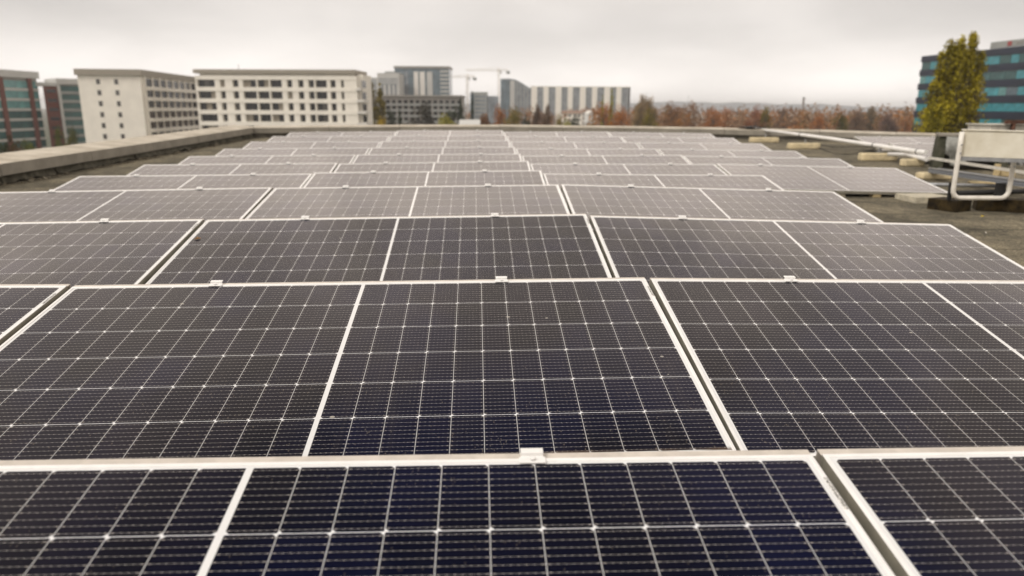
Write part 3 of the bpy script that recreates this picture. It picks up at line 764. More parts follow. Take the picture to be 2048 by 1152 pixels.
for j in range(len(rows)-1):
    for i in range(HN): hm.f.append([j*(HN+1)+i, j*(HN+1)+i+1, (j+1)*(HN+1)+i+1, (j+1)*(HN+1)+i]); hm.sm.append(True); hm.mi.append(0)
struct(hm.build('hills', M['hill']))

# ------------------------------------------------------------------ buildings
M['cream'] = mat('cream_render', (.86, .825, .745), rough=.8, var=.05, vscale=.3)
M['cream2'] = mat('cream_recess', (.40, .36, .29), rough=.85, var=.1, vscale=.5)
M['attic'] = mat('grey_attic_fascia', (.33, .30, .25), rough=.8)
def glass_mat(name, col, rough=.12): return mat(name, col, rough=rough, spec=.5, var=.35, vscale=.22, coord='Object')
M['win'] = glass_mat('dark_window_glass', (.018, .018, .021))
M['win_grey'] = glass_mat('grey_window_glass', (.10, .095, .09))
M['win_blind'] = mat('window_blind', (.34, .31, .26), rough=.6)
M['teal'] = glass_mat('teal_glass', (.030, .095, .095))
M['teal2'] = glass_mat('pale_teal_glass', (.12, .30, .30))
M['navy'] = mat('navy_spandrel', (.005, .011, .030), rough=.3, var=.2, vscale=.3)
M['tealwin'] = glass_mat('turquoise_glass', (.05, .27, .32))
M['brick'] = mat('red_brick_cladding', (.15, .05, .035), rough=.85, var=.15, vscale=.6)
M['greyband'] = mat('grey_panel', (.30, .31, .30), rough=.7, var=.08, vscale=.4)
M['palegrey'] = mat('pale_grey_panel', (.50, .50, .48), rough=.7, var=.05, vscale=.2)
M['midgrey'] = mat('mid_grey_wall', (.30, .285, .265), rough=.8, var=.1, vscale=.2)
M['bluegrey'] = glass_mat('blue_grey_glass', (.21, .235, .26), .25)  # lightened: haze over the far towers is put into the colour
M['bluedeep'] = glass_mat('deep_blue_glass', (.11, .155, .185), .2)  # also paled in its colour to stand in for distance haze
M['white'] = mat('white_wall', (.72, .70, .66), rough=.8, var=.04, vscale=.2)
M['tile'] = mat('roof_tile', (.25, .16, .115), rough=.85, var=.2, vscale=.5)
M['sheet'] = mat('pale_sheet_roof', (.58, .58, .56), rough=.6, var=.1)

class Bld:
    """local frame: x along the front from its left end, y into the building, z up from the ground"""
    def __init__(s, name, label, cat, pl, pr, ytop=None, group=None):
        # pl, pr: (px, Y) of the left and right end of the front
        a, b = at(pl[0], 217.5, pl[1]), at(pr[0], 217.5, pr[1]); a.z = b.z = GROUND
        s.W = (b - a).length; ang = math.atan2(b.y - a.y, b.x - a.x)
        s.M = Matrix.Translation(a) @ Matrix.Rotation(ang, 4, 'Z')
        s.t = thing(name, label, cat, s.M, group); s.cache = {}
        s.Yl, s.Yr, s.pl, s.pr = pl[1], pr[1], pl[0], pr[0]
    def z(s, py, px=None):
        if px is None: px, Y = s.pl, s.Yl
        else: Y = s.Yl + (s.Yr - s.Yl)*s.x(px)/s.W
        return at(px, py, Y).z - GROUND
    def x(s, px):        # where the sight line through column px (at the horizon) meets the front
        v = ray(px, 217.5); inv = s.M.inverted()
        o = inv @ Vector((0, 0, GROUND)); d = inv.to_3x3() @ Vector((v.x, v.y, 0))
        t = -o.y/d.y; return o.x + d.x*t
    def box(s, name, m, x0, x1, y0, y1, z0, z1, parent=None):
        key = (name, id(m), round(x1-x0, 3), round(y1-y0, 3), round(z1-z0, 3))
        me = s.cache.get(key)
        if me is None: me = s.cache[key] = MB().box(0, x1-x0, 0, y1-y0, 0, z1-z0).mesh(name, m)
        return link(name, me, parent or s.t, (x0, y0, z0))

# cream apartment block, balcony side facing the camera
b = Bld('apartment_block', 'wide cream apartment block with rows of loggias, in front of the corner of the roof', 'apartment block', (396, 215), (716, 213))
ztop = b.z(149); pitch = 3.22; z0 = b.z(159); W = b.W
nf = int(z0/pitch)
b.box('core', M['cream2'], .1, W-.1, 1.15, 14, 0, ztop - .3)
ops = [(399, 434), (444, 454), (469, 480.5), (489.5, 516), (518.5, 541), (543.5, 567), (577, 587.5), (599, 610), (619.5, 631), (633.5, 656), (663, 673.5), (684, 690)]
fl = []
for k in range(nf+1): fl.append(z0 - k*pitch)
wh = 2.05
xs = [(b.x(p), b.x(q)) for p, q in ops]
for k in range(nf + 1):          # spandrel bands
    zt_ = fl[k] + (pitch - wh) if k else ztop - .32
    b.box('balcony_front', M['cream'], 0, W, -.12, 1.1, fl[k], zt_)
pr_ = 0.0
for (x0, x1) in xs + [(W, W)]:
    if x0 - pr_ > .15: b.box('pier', M['cream'], pr_, x0, .0, 1.12, 0, fl[0] - .003)
    pr_ = x1
for (x0, x1) in xs:
    for k in range(min(nf, 5)):
        n_w = max(1, round((x1 - x0)/1.9)); ww = (x1 - x0 - .12)/n_w
        for q in range(n_w):
            xq = x0 + .06 + q*ww; mm = rnd.choice((M['win'], M['win'], M['win'], M['win'], M['win'], M['win_grey'], M['win_blind']))
            if n_w > 1 or rnd.random() < .3: b.box('window', mm, xq + .04, xq + ww - .04, 1.02, 1.14, fl[k] - wh + .06, fl[k] - .04)
            else: b.box('window', M['win'], xq + .04, xq + ww - .04, 1.02, 1.14, fl[k] - wh + .06, fl[k] - .04)
b.box('attic', M['cream'], 1.2, W - 1.0, .5, 13, ztop - .3, ztop + .35)
b.box('roof_slab', M['attic'], -.2, W - .4, -.5, 14.3, ztop + .36, b.z(138.5))
for k in range(7):               # corner balconies stepping back at the right end
    zz_ = fl[0] - k*pitch
    stp = (10, 16, 20, 21, 21, 21, 21)[k]*.125
    b.box('corner_balcony', M['white'], W + .003, W + stp, -1.1, 6, zz_ - wh - .80, zz_ - wh - .10)
    b.box('corner_window', M['win'], W + 1.405, W + 1.46, .2, 4.8, zz_ - wh + .0, zz_ - .1)
b.box('corner_wall', M['cream'], W + .003, W + 1.4, 1.2, 12, 0, ztop + .2)
ant = b.x(475); b.box('antenna', M['greyband'], ant, ant + .12, 3, 3.12, b.z(138.5) + .003, b.z(127))

# cream gable-ended block to the left: blank gable with two columns of small windows, and a balcony wing behind it
b = Bld('apartment_block', 'cream apartment block with a blank gable end and two columns of small windows', 'apartment block', (163, 208), (287, 210))
gz = b.z(150); W = b.W
b.box('gable_wall', M['cream'], 0, W, 0, 50, 0, gz)
b.box('roof_slab', M['attic'], -.5, W + .6, -.6, 50.5, gz + .003, b.z(137.5))
for cx in (203, 239):
    for k in range(7):
        zc = b.z(163 + 22*k); x_ = b.x(cx)
        b.box('window', M['win_grey'], x_ - .5, x_ + .5, -.03, .12, zc - .7, zc + .7)
# the long balcony side, facing right
wing_z = [b.z(163 + 21.6*k) for k in range(7)]
for k, zc in enumerate(wing_z):
    b.box('balcony_front', M['cream'], W + .003, W + 1.5, 2.2, 50, zc - 2.15, zc - 1.15)
    for q in range(8):
        y0 = 2.9 + q*5.9
        b.box('window', M['win'], W + .003, W + .30, y0, y0 + 5.0, zc - 1.14, zc + 1.05)
for q in range(9): b.box('pier', M['cream'], W + .004, W + .55, 1.95 + q*5.9, 2.75 + q*5.9, 0, gz - .05)
b2 = Bld('apartment_block', 'cream building closing the gap between the gable block and the wide block', 'apartment block', (352, 262), (420, 262))
gz = b2.z(158); W = b2.W
b2.box('wall', M['cream'], 0, W, 0, 12, 0, gz); b2.box('roof_slab', M['attic'], -.5, W + .5, -.6, 12.5, gz + .003, b2.z(153))
for k in range(6):
    for cx in (373, 391, 407):
        zc = b2.z(174 + 18*k); x_ = b2.x(cx); b2.box('window', M['win'], x_ - .75, x_ + .75, -.03, .1, zc - 1.0, zc + 1.0)

# offices at the left edge
b = Bld('office_block', 'teal glass office block with red brick piers at the left edge of the view', 'office block', (-70, 236), (84, 272))
gz = b.z(155, 40); W = b.W
b.box('core', M['midgrey'], .2, W - .1, .5, 20, 0, gz)
b.box('roof_fascia', M['palegrey'], -.3, W + .4, -.5, 20, gz + .003, gz + 2.4)
for k in range(9):
    zz_ = gz - 1.0 - k*3.45
    b.box('window_band', M['teal2'] if k < 3 else M['teal'], .25, W - .15, .28, .49, zz_ - 2.5, zz_)
    b.box('sill_band', M['palegrey'], .2, W - .1, .1, .48, zz_ - 3.4, zz_ - 2.56)
for cx in (10, 67): x_ = b.x(cx); b.box('brick_pier', M['brick'], x_ - 1.0, x_ + 1.0, -.25, .6, 0, gz)
b = Bld('office_block', 'narrow red brick stair tower between two glass office blocks', 'office block', (92, 272), (123, 274))
gz = b.z(172)
b.box('wall', M['brick'], 0, b.W, 0, 9, 0, gz)
b.box('roof_fascia', M['palegrey'], -4, b.W + .3, -.3, 9.2, gz + .003, gz + 1.3)
for k in range(8):
    zz_ = gz - 1.2 - k*3.3
    b.box('window', M['win'], 1.0, b.W - 1.0, -.04, .15, zz_ - 1.1, zz_)
b = Bld('office_block', 'dark glass office block with pale bands, just beside the cream gable', 'office block', (121, 273), (172, 279))
gz = b.z(168)
b.box('core', M['midgrey'], .1, b.W, .5, 16, 0, gz)
b.box('roof_fascia', M['palegrey'], -.2, b.W + .3, -.3, 16, gz + .003, gz + 2.0)
for k in range(8):
    zz_ = gz - .6 - k*3.1
    b.box('window_band', M['teal'], .4, b.W - .2, .25, .49, zz_ - 1.9, zz_)
    b.box('sill_band', M['greyband'], .3, b.W - .1, .1, .48, zz_ - 2.85, zz_ - 1.95)
b.box('pier', M['palegrey'], 0, .9, -.1, .6, 0, gz)

# navy and turquoise office at the right edge
b = Bld('office_block', 'navy office block with turquoise window bands behind the tall poplar', 'office block', (1829, 196), (2240, 138))
gz = b.z(112.5); W = b.W
b.box('core', M['navy'], 0, W, .4, 26, 0, gz)
for k in range(9):
    zz_ = b.z(125 - 0 + 27.5*k)
    seg = 0; x_ = .3
    rr = random.Random(50 + k)
    while x_ < W - 1:
        wd = rr.choice((2.2, 3.3, 4.4)); x2 = min(x_ + wd, W - .2)
        mm = rr.choice((M['tealwin'], M['tealwin'], M['teal'], M['bluedeep'], M['teal2'])) if k < 4 else rr.choice((M['teal'], M['navy'], M['bluedeep'], M['tealwin']))
        if seg < 24: b.box('window', mm, x_, x2 - .12, .22, .41, zz_ - 1.85, zz_)
        x_ = x2; seg += 1
    b.box('spandrel', M['navy'], 0, W, .0, .39, zz_ - 3.42, zz_ - 1.9)
b.box('spandrel', M['navy'], 0, W, .0, .39, b.z(125) + .05, gz)
for k in range(7):
    zz_ = b.z(125 + 27.5*k)
    for q in range(7): b.box('window', rnd.choice((M['tealwin'], M['teal'], M['bluedeep'])), W + .002, W + .05, 1.2 + q*3.5, 4.3 + q*3.5, zz_ - 1.85, zz_)
pz = gz + .003
b.box('sign_panel', M['greyband'], b.x(1958), b.x(2090), .35, .6, pz + .1, pz + 1.5)
e0 = b.x(1992); b.box('sign_emblem', mat('red_sign', (.34, .06, .06), rough=.5), e0, e0 + 1.1, .2, .34, pz + .35, pz + 1.3)
for q in (0, 1, 2, 3, 4):
    xq = b.x(2008) + q*1.2; b.box('sign_mark', M['midgrey'], xq, xq + .7, .22, .34, pz + .5, pz + 1.1)
b.box('roof_plant', M['greyband'], b.x(1862), b.x(1873), 4, 6, pz, pz + 2.2)

# towers in the middle distance
b = Bld('tower_block', 'dark glass tower block with white vertical fins, taller of the pair', 'tower block', (791, 600), (899, 600))
gz = b.z(136); W = b.W
b.box('core', M['bluedeep'], 0, W, .5, 30, 0, gz)
for p, q, m in ((791, 795, 'bluegrey'), (812, 818, 'bluegrey'), (829, 838, 'white'), (841, 851, 'white'), (855, 866, 'palegrey')): b.box('fin', M[m], b.x(p), b.x(q), .0, .49, 0, b.z(143))
for k in range(12):
    zz_ = b.z(140 + k*8); b.box('grid_panel', M['palegrey'], b.x(881), b.x(898), .1, .49, zz_ - 1.5, zz_ - .2)
for k in range(12): zz_ = b.z(144 + 8*k); b.box('floor_band', M['bluegrey'], b.x(796), b.x(811), .2, .48, zz_ - .9, zz_)
b.box('roof_frame', M['midgrey'], -.5, W + .5, -.2, 30, gz + .01, gz + 1.6)
b = Bld('tower_block', 'stepped pale tower block with vertical windows, beside the dark glass tower', 'tower block', (742, 570), (800, 570))
W = b.W
b.box('low_wing', M['palegrey'], 0, b.x(757), 0, 24, 0, b.z(155)); b.box('wall', M['palegrey'], b.x(757) + .01, W, -1, 26, 0, b.z(146))
for p in (746, 751): b.box('window_strip', M['bluegrey'], b.x(p), b.x(p + 2.6), -.15, .1, 0, b.z(158))
for p in (765, 774, 783, 791): b.box('window_strip', M['bluegrey'], b.x(p), b.x(p + 3.6), -1.15, -.9, 0, b.z(168))
for k in range(3): b.box('window_band', M['bluegrey'], b.x(760), W - 1, -1.12, -.95, b.z(157 + 5*k) - .8, b.z(157 + 5*k))
b.box('roof_plant', M['greyband'], b.x(770), b.x(790), 4, 14, b.z(146) + .01, b.z(142))
b = Bld('office_block', 'long low grey office block with rows of windows, in front of the towers', 'office block', (735, 320), (924, 320))
gz = b.z(193); W = b.W
b.box('core', M['midgrey'], 0, W, .3, 18, 0, gz)
for k in range(5):
    zz_ = b.z(200 + 11.5*k); b.box('sill_band', M['greyband'], 0, W, 0, .29, zz_ - 2.3, zz_ - 1.35)
    if k < 4:
        for q in range(16): xq = W*(q + .18)/16; b.box('window', M['win'], xq, xq + W/16*.62, .1, .31, zz_ - 1.3, zz_ + .05)
b.box('roof_edge', M['midgrey'], -.3, W + .3, -.3, 18.2, gz + .01, gz + .7)
b = Bld('tower_block', 'small grey and blue block between the two cranes', 'tower block', (941, 450), (996, 450))
b.box('wall', M['greyband'], 0, b.x(974), 0, 16, 0, b.z(184)); b.box('low_wing', M['bluegrey'], b.x(974) + .01, b.W, .5, 16, 0, b.z(192))
for k in range(6): b.box('window_band', M['bluegrey'], b.x(950), b.x(973), -.15, .1, b.z(191 + 8*k) - 1.2, b.z(191 + 8*k))
b.box('dark_stair', M['bluedeep'], 0, b.x(948), -.3, .2, 0, b.z(188))

# curved-top tower: a profile extruded, not a box
b = Bld('tower_block', 'tower block with a roofline sweeping down in a curve', 'tower block', (1001, 700), (1062, 700))
prof = [(1001, 157.5), (1018, 157), (1030, 159), (1040, 163.5), (1049, 169), (1056, 173.5), (1062, 176)]
pm = MB(); top_ = [(b.x(p), b.z(q)) for p, q in prof]
n_ = len(top_)
fr_ = [Vector((x, 0, 0)) for x, z in top_] + [Vector((x, 0, z)) for x, z in top_]
bk_ = [v + Vector((0, 22, 0)) for v in fr_]
for i in range(n_-1):
    pm.add([fr_[i], fr_[i+1], fr_[n_+i+1], fr_[n_+i], bk_[i], bk_[i+1], bk_[n_+i+1], bk_[n_+i]], [(0,1,2,3), (5,4,7,6), (3,2,6,7)])
pm.add([fr_[0], bk_[0], bk_[n_], fr_[n_]], [(0,3,2,1)]); pm.add([fr_[n_-1], bk_[n_-1], bk_[2*n_-1], fr_[2*n_-1]], [(0,1,2,3)])
pm.build('wall', M['bluegrey'], b.t)
b.box('glass_corner', M['bluedeep'], .4, b.x(1019), -.4, -.01, 0, b.z(160)); b.box('pale_strip', M['palegrey'], b.x(1020), b.x(1029), -.3, -.01, 0, b.z(161.5))
for p in (1033, 1040, 1047, 1054): b.box('fin', M['greyband'], b.x(p), b.x(p + 2), -.3, -.01, 0, b.z(162 + (p - 1030)*.55))
# long slab with alternating stripes
b = Bld('tower_block', 'long slab block striped with pale piers and grey window columns', 'tower block', (1062, 820), (1259, 820))
gz = b.z(174); W = b.W
b.box('core', M['bluegrey'], 0, W, .5, 16, 0, gz)
for k in range(9):
    p = 1062 + k*24.2; wd = 13 if k else 9
    b.box('pier', M['cream'], b.x(p), min(b.x(p + (10.5 if k % 2 else 12)), W), 0, .49, 0, gz)
b.box('pier', M['palegrey'], b.x(1255), W, 0, .49, 0, gz)
b.box('roof_edge', M['cream'], -.3, W + .3, -.1, 16.2, gz + .01, gz + 1.0)
for k in range(8): b.box('floor_band', M['greyband'], 0, W, .3, .48, b.z(181 + 5*k) - .5, b.z(181 + 5*k))

# cranes
M['crane'] = mat('crane_steel', (.62, .54, .40), rough=.6)
def crane(label, px, pytop, pybase_jib, jl, jr, Y):
    p = at(px, pytop, Y); t = thing('tower_crane', label, 'crane', Vector((p.x, Y, GROUND)))
    H = at(px, pybase_jib, Y).z - GROUND
    mb = MB(); hw = .8
    for sx in (-hw, hw):
        for sy in (-hw, hw): mb.box(sx-.14, sx+.14, sy-.14, sy+.14, 0, H)
    nseg = int(H/2.4)
    for k in range(nseg):
        z0_, z1_ = k*H/nseg, (k+1)*H/nseg
        for sy in (-hw, hw): mb.tube([(-hw if k % 2 else hw, sy, z0_), (hw if k % 2 else -hw, sy, z1_)], .09, 4)
        for sx in (-hw, hw): mb.tube([(sx, -hw if k % 2 else hw, z0_), (sx, hw if k % 2 else -hw, z1_)], .09, 4)
    mb.build('mast', M['crane'], t)
    x0, x1 = at(jl, 217, Y).x - p.x, at(jr, 217, Y).x - p.x
    jb = MB()
    for (yy, zz_) in ((-.6, .1), (.6, .1), (0, 1.3)): jb.tube([(x0, yy, H + zz_), (x1, yy, H + zz_)], .10, 4)
    n = int(abs(x1-x0)/2)
    for k in range(n):
        xa, xb = x0 + (x1-x0)*k/n, x0 + (x1-x0)*(k+1)/n
        for yy in (-.6, .6): jb.tube([(xa, yy if k % 2 else 0, H + (.1 if k % 2 else 1.3)), (xb, 0 if k % 2 else yy, H + (1.3 if k % 2 else .1))], .07, 4)
    jb.build('jib', M['crane'], t)
    ztp = at(px, pytop, Y).z - GROUND
    MB().tube([(0, 0, H), (0, 0, max(ztp, H + 3))], [.5, .15], 6).build('apex', M['crane'], t)
    MB().tube([(x0*.7, 0, H + 1.3), (0, 0, max(ztp, H + 3)), (x1*.85, 0, H + 1.3)], .06, 4).build('stay', M['crane'], t)
    MB().box(.9, 2.4, -1.0, .8, H - 2.2, H - .1).build('cabin', M['palegrey'], t)
    s = 1 if x1 < -x0 else -1
    xe = x1 if s > 0 else x0
    MB().box(xe - 1.6, xe + 1.6, -.9, .9, H - 2.4, H).build('counterweight', M['greyband'], t)
crane('lower tower crane, standing just past the dark glass tower', 934.5, 150, 155, 903, 950, 640)
crane('taller tower crane with a long jib, beside the curved tower', 997.5, 135, 142, 932, 1016, 660)

# low buildings among the trees
def low(label, p, q, yt, Y, roof, wall='white', deep=14, eave=2.2, name='house', cat='house', nw=6):
    b = Bld(name, label, cat, (p, Y), (q, Y)); zt_ = b.z(yt); W = b.W
    b.box('wall', M[wall], 0, W, 0, deep, 0, zt_ - eave)
    if roof == 'flat': b.box('roof', M['sheet'], -.4, W + .4, -.4, deep + .4, zt_ - eave + .003, zt_)
    else:
        r_ = MB(); r_.add([(-.5, -.5, zt_-eave), (W+.5, -.5, zt_-eave), (W+.5, deep+.5, zt_-eave), (-.5, deep+.5, zt_-eave), (-.5, deep/2, zt_), (W+.5, deep/2, zt_)], [(0,1,5,4), (2,3,4,5), (3,0,4), (1,2,5), (0,3,2,1)])
        r_.build('roof', M[roof], b.t)
    for k in range(nw):
        for lev in range(2):
            xw = W*(k + .25)/nw; b.box('window', M['win'], xw, xw + W/nw*.45, -.05, .1, zt_ - eave - 2.2 - lev*3.1, zt_ - eave - .7 - lev*3.1)
    return b
low('long white warehouse between the rust trees, beneath the hazy hills', 1392, 1482, 229, 520, 'flat', name='warehouse', cat='warehouse', eave=1.2, nw=12)
low('white house below the thin chimney stack', 1558, 1604, 229.5, 480, 'flat', eave=1.0)
low('second white house, right beside the house below the chimney', 1606, 1626, 232, 470, 'tile', nw=3)
low('small yellowish house with a pale roof among bare trees', 1732, 1756, 236, 380, 'sheet', 'cream', nw=3)
low('beige house with a tiled roof in front of the striped slab block', 1126, 1164, 221, 560, 'tile', 'cream', nw=4)
low('row of pale terraces half hidden by trees under the striped slab', 1165, 1200, 219, 600, 'tile', 'white', nw=5)
low('small cream hut peeking over the parapet between the yellow bushes', 920, 956, 239.5, 230, 'sheet', 'cream', deep=8, nw=3)
dm = thing('white_dome', 'white domed hall roof in front of the striped slab block', 'hall', Vector((at(1179, 230, 500).x, 500, GROUND)))
dz = at(1179, 221, 500).z - GROUND; dr = 10.5*px2m(500)
dmb = MB(); dmb.tube([(0, 0, dz - dr*.75*(1 - math.sin(math.pi/2*k/8))) for k in range(9)], [max(.05, dr*math.cos(math.pi/2*k/8)) for k in range(9)], 20)
dmb.build('dome', M['white'], dm); MB().tube([(0, 0, 0), (0, 0, dz - dr*.75 - .003)], dr*.97, 20).build('wall', M['palegrey'], dm)
ck = at(1608, 195, 690)
M['stack'] = mat('chimney_concrete', (.20, .17, .16), rough=.8)
ct = thing('chimney_stack', 'thin tall chimney stack rising above the trees on the right', 'chimney', Vector((ck.x, 690, GROUND)))
MB().tube([(0, 0, 0), (0, 0, ck.z - GROUND)], [1.5, .95], 12).build('shaft', M['stack'], ct)
MB().tube([(0, 0, ck.z - GROUND - .9), (0, 0, ck.z - GROUND + .3)], 1.15, 12).build('rim', M['stack'], ct)
for px, pyt, Y, lab in ((1377, 190, 420, 'thin grey mast rising above the round brown tree'), (1294, 184, 300, 'thin mast beside the tallest bare tree')):
    p = at(px, pyt, Y); tag(MB().tube([(p.x, Y, GROUND), (p.x, Y, p.z)], [.14, .07], 6).build('mast', M['greyband']), lab, 'mast')
# ------------------------------------------------------------------ trees
def leaf_mat(name, var=.5):
    m, t, b = new_mat(name)
    oi = N(t, 'ShaderNodeObjectInfo'); g = N(t, 'ShaderNodeNewGeometry'); c = N(t, 'ShaderNodeTexCoord')
    n = N(t, 'ShaderNodeTexNoise'); LK(t, c.outputs['Object'], n.inputs['Vector']); n.inputs['Scale'].default_value = .45; n.inputs['Detail'].default_value = 4
    r_ = MATH(t, 'ADD', MATH(t, 'MULTIPLY', g.outputs['Random Per Island'], var), 1 - var/2)
    col = MIX(t, RANGE(t, n.outputs[0], .35, .65), MIX(t, 1.0, oi.outputs['Color'], (.62, .60, .62), 'MULTIPLY'), MIX(t, 1.0, oi.outputs['Color'], (1.35, 1.28, 1.1), 'MULTIPLY'))
    v = N(t, 'ShaderNodeVectorMath', operation='SCALE'); LK(t, col, v.inputs[0]); LK(t, r_, v.inputs['Scale'])
    LK(t, v.outputs[0], b.inputs['Base Color']); b.inputs['Roughness'].default_value = .7; b.inputs['Specular IOR Level'].default_value = .15
    b.inputs['Subsurface Weight'].default_value = 0
    return m
M['leaf'] = leaf_mat('foliage'); M['bark'] = mat('bark', (.075, .06, .045), rough=.9, var=.3, vscale=4)
M['twig'] = leaf_mat('twigs', .3)
def rvec(r):
    while True:
        v = Vector((r.uniform(-1, 1), r.uniform(-1, 1), r.uniform(-1, 1)))
        if .05 < v.length < 1: return v
def leafquad(mb, p, s, r):
    a = rvec(r).normalized(); b_ = a.cross(rvec(r)).normalized()
    w_ = s*r.uniform(.35, .6); l_ = s*r.uniform(.7, 1.2)
    mb.add([p - a*l_*.5, p + b_*w_*.5, p + a*l_*.5, p - b_*w_*.5], [(0, 1, 2, 3)])
def trunk_mesh(r, H, top, r0, limbs, spread, name='trunk'):
    mb = MB(); pts = []; x = y = 0
    n = 7
    for k in range(n+1):
        pts.append(Vector((x, y, H*top*k/n))); x += r.uniform(-.02, .02)*H*.4; y += r.uniform(-.02, .02)*H*.4
    mb.tube(pts, [r0*(1 - .85*k/n) for k in range(n+1)], 7)
    tips = []
    for k in range(limbs):
        f = r.uniform(.25, .95); i = min(n-1, int(f*n)); p = pts[i].lerp(pts[i+1], f*n - i)
        a = r.uniform(0, 6.283); d = Vector((math.cos(a), math.sin(a), r.uniform(.5, 1.4))).normalized(); L = spread*r.uniform(.5, 1.0)*(1.15 - .5*f)
        q = p + d*L*.5 + Vector((0, 0, .05*L)); e = p + d*L + Vector((0, 0, .2*L))
        mb.tube([p, q, e], [r0*.38*(1 - .6*f), r0*.22, r0*.05], 5, caps=False); tips.append((p, e))
    return mb, tips
def dome_tree(seed, H=20, rad=5.5, n=4200, leaf=.55, lobes=36, thin=False, low=.30, gap=.9):
    # trunk with limbs; a domed crown made of many leaf clusters (or of twigs, for a leafless tree)
    r = random.Random(seed); tm, tips = trunk_mesh(r, H, .84, .32, 18, rad*.9)
    cm_ = MB(); cs = []; zc, hz_ = H*(1 + low)/2, H*(1 - low)/2
    for k in range(lobes):
        v = rvec(r).normalized(); q = r.uniform(.45, .92)
        c = Vector((v.x*rad*q, v.y*rad*q, zc + v.z*hz_*q)); s = rad*r.uniform(.16, .34)
        cs.append((c, s, int(n/lobes*(s/(rad*.25))**2)))
        ax = Vector((0, 0, max(H*.2, c.z - rad*.55)))
        tm.tube([ax, ax.lerp(c, .6) + Vector((0, 0, -.1*rad)), c], [.10, .06, .02], 4, caps=False)
    for c, s, k_ in cs:
        for k in range(k_):
            v = rvec(r); v = v*(.6 + .4/max(.3, v.length)); p = c + Vector((v.x, v.y, v.z*.85))*s*1.1
            if thin:
                d = (p - Vector((0, 0, c.z - rad*.8))).normalized() + rvec(r)*.5; d.normalize(); b_ = d.cross(rvec(r)).normalized()
                L = leaf*r.uniform(.8, 2.2); w_ = r.uniform(.05, .11)
                cm_.add([p - d*L*.5 - b_*w_, p - d*L*.5 + b_*w_, p + d*L*.5 + b_*w_*.4, p + d*L*.5 - b_*w_*.4], [(0, 1, 2, 3)])
            else: leafquad(cm_, p, leaf, r)
    return tm.mesh('trunk', M['bark']), cm_.mesh('crown', M['twig'] if thin else M['leaf'])
def poplar(seed, H=24, rad=2.6, n=5200, leaf=.34, spires=((0, 0, 1.0),)):
    r = random.Random(seed); tm, _ = trunk_mesh(r, H, .8, .3, 6, rad*.5); cm_ = MB(); br = MB()
    for sx, sy, hh in spires:
        cl = []
        for k in range(int(95*hh)):
            u = r.random()**.9; z = H*hh*(.14 + .86*u); pr_ = min(1, u*5 + .25)*(1 - u**2.6)**.75
            a = r.uniform(0, 6.283); q = rad*pr_*r.uniform(.2, 1.0); c = Vector((sx + math.cos(a)*q, sy + math.sin(a)*q, z))
            cl.append((c, r.uniform(.35, .75)*(.45 + .6*pr_)))
            tm.tube([(sx*min(1, z/H*2.2), sy*min(1, z/H*2.2), max(0, z - 1.9)), tuple(c)], [.05, .012], 4, caps=False)
        for k in range(int(n*hh/len(spires))):
            c, s = r.choice(cl); v = rvec(r); leafquad(cm_, c + Vector((v.x, v.y, v.z*1.7))*s, leaf, r)
    return tm.mesh('trunk', M['bark']), cm_.mesh('crown', M['leaf'])
def conifer(seed, H=18, rad=2.6, n=3600):
    r = random.Random(seed); tm, _ = trunk_mesh(r, H, .97, .22, 0, 1); cm_ = MB()
    for k in range(n):
        u = r.random()**1.1; z = H*(.08 + .92*u); q = rad*(1 - u**1.8)**.8*(.75 + .3*math.sin(z*2.6))*math.sqrt(r.random()); a = r.uniform(0, 6.283)
        leafquad(cm_, Vector((math.cos(a)*q, math.sin(a)*q, z - q*.3)), .55, r)
    return tm.mesh('trunk', M['bark']), cm_.mesh('crown', M['leaf'])
KIND = {'round': [dome_tree(11), dome_tree(12, rad=6.2), dome_tree(13, lobes=26, rad=5)],
        'bare': [dome_tree(21, thin=True, n=3000, leaf=.9, lobes=44), dome_tree(22, rad=6, thin=True, n=3300, leaf=.9, lobes=48)],
        'sparse': [dome_tree(23, n=3400, leaf=.46, lobes=42), dome_tree(24, n=3200, leaf=.46, rad=6, lobes=38), dome_tree(25, n=3600, leaf=.44, lobes=46)],
        'poplar': [poplar(31, n=3200, leaf=.5, rad=1.8), poplar(32, n=3200, leaf=.5, rad=2.0)], 'conifer': [conifer(41), conifer(42, rad=3.2)]}
KH = {'round': 20, 'bare': 20.6, 'sparse': 20, 'poplar': 24, 'conifer': 18}
KW = {'round': 12, 'bare': 12.5, 'sparse': 12, 'poplar': 4.6, 'conifer': 5.8}
tcount = 0
def tree(kind, px, pytop, Y, wpx, col, label, group='trees along the skyline', name=None):
    global tcount
    tcount += 1
    p = at(px, pytop, Y); H = p.z - GROUND; s = H/KH[kind]; wd = wpx*px2m(Y)/KW[kind]
    t = thing(name or {'round': 'tree', 'bare': 'bare_tree', 'sparse': 'tree', 'poplar': 'poplar_tree', 'conifer': 'conifer_tree'}[kind], label, 'tree',
              Matrix.Translation((p.x, Y, GROUND)) @ Matrix.Rotation(tcount*1.7, 4, 'Z') @ Matrix.Diagonal((wd, wd, s, 1)), group)
    tr_, cr_ = KIND[kind][tcount % len(KIND[kind])]
    link('trunk', tr_, t); c = link('crown', cr_, t); c.color = (*col, 1)
    return t
OLIVE, YEL, DARK, RUST, BROWN, GREEN, YGRN, BARE = (.18, .15, .018), (.42, .30, .012), (.034, .048, .024), (.33, .12, .024), (.22, .11, .048), (.11, .13, .022), (.30, .29, .03), (.22, .15, .11)
RED = (.26, .095, .045)
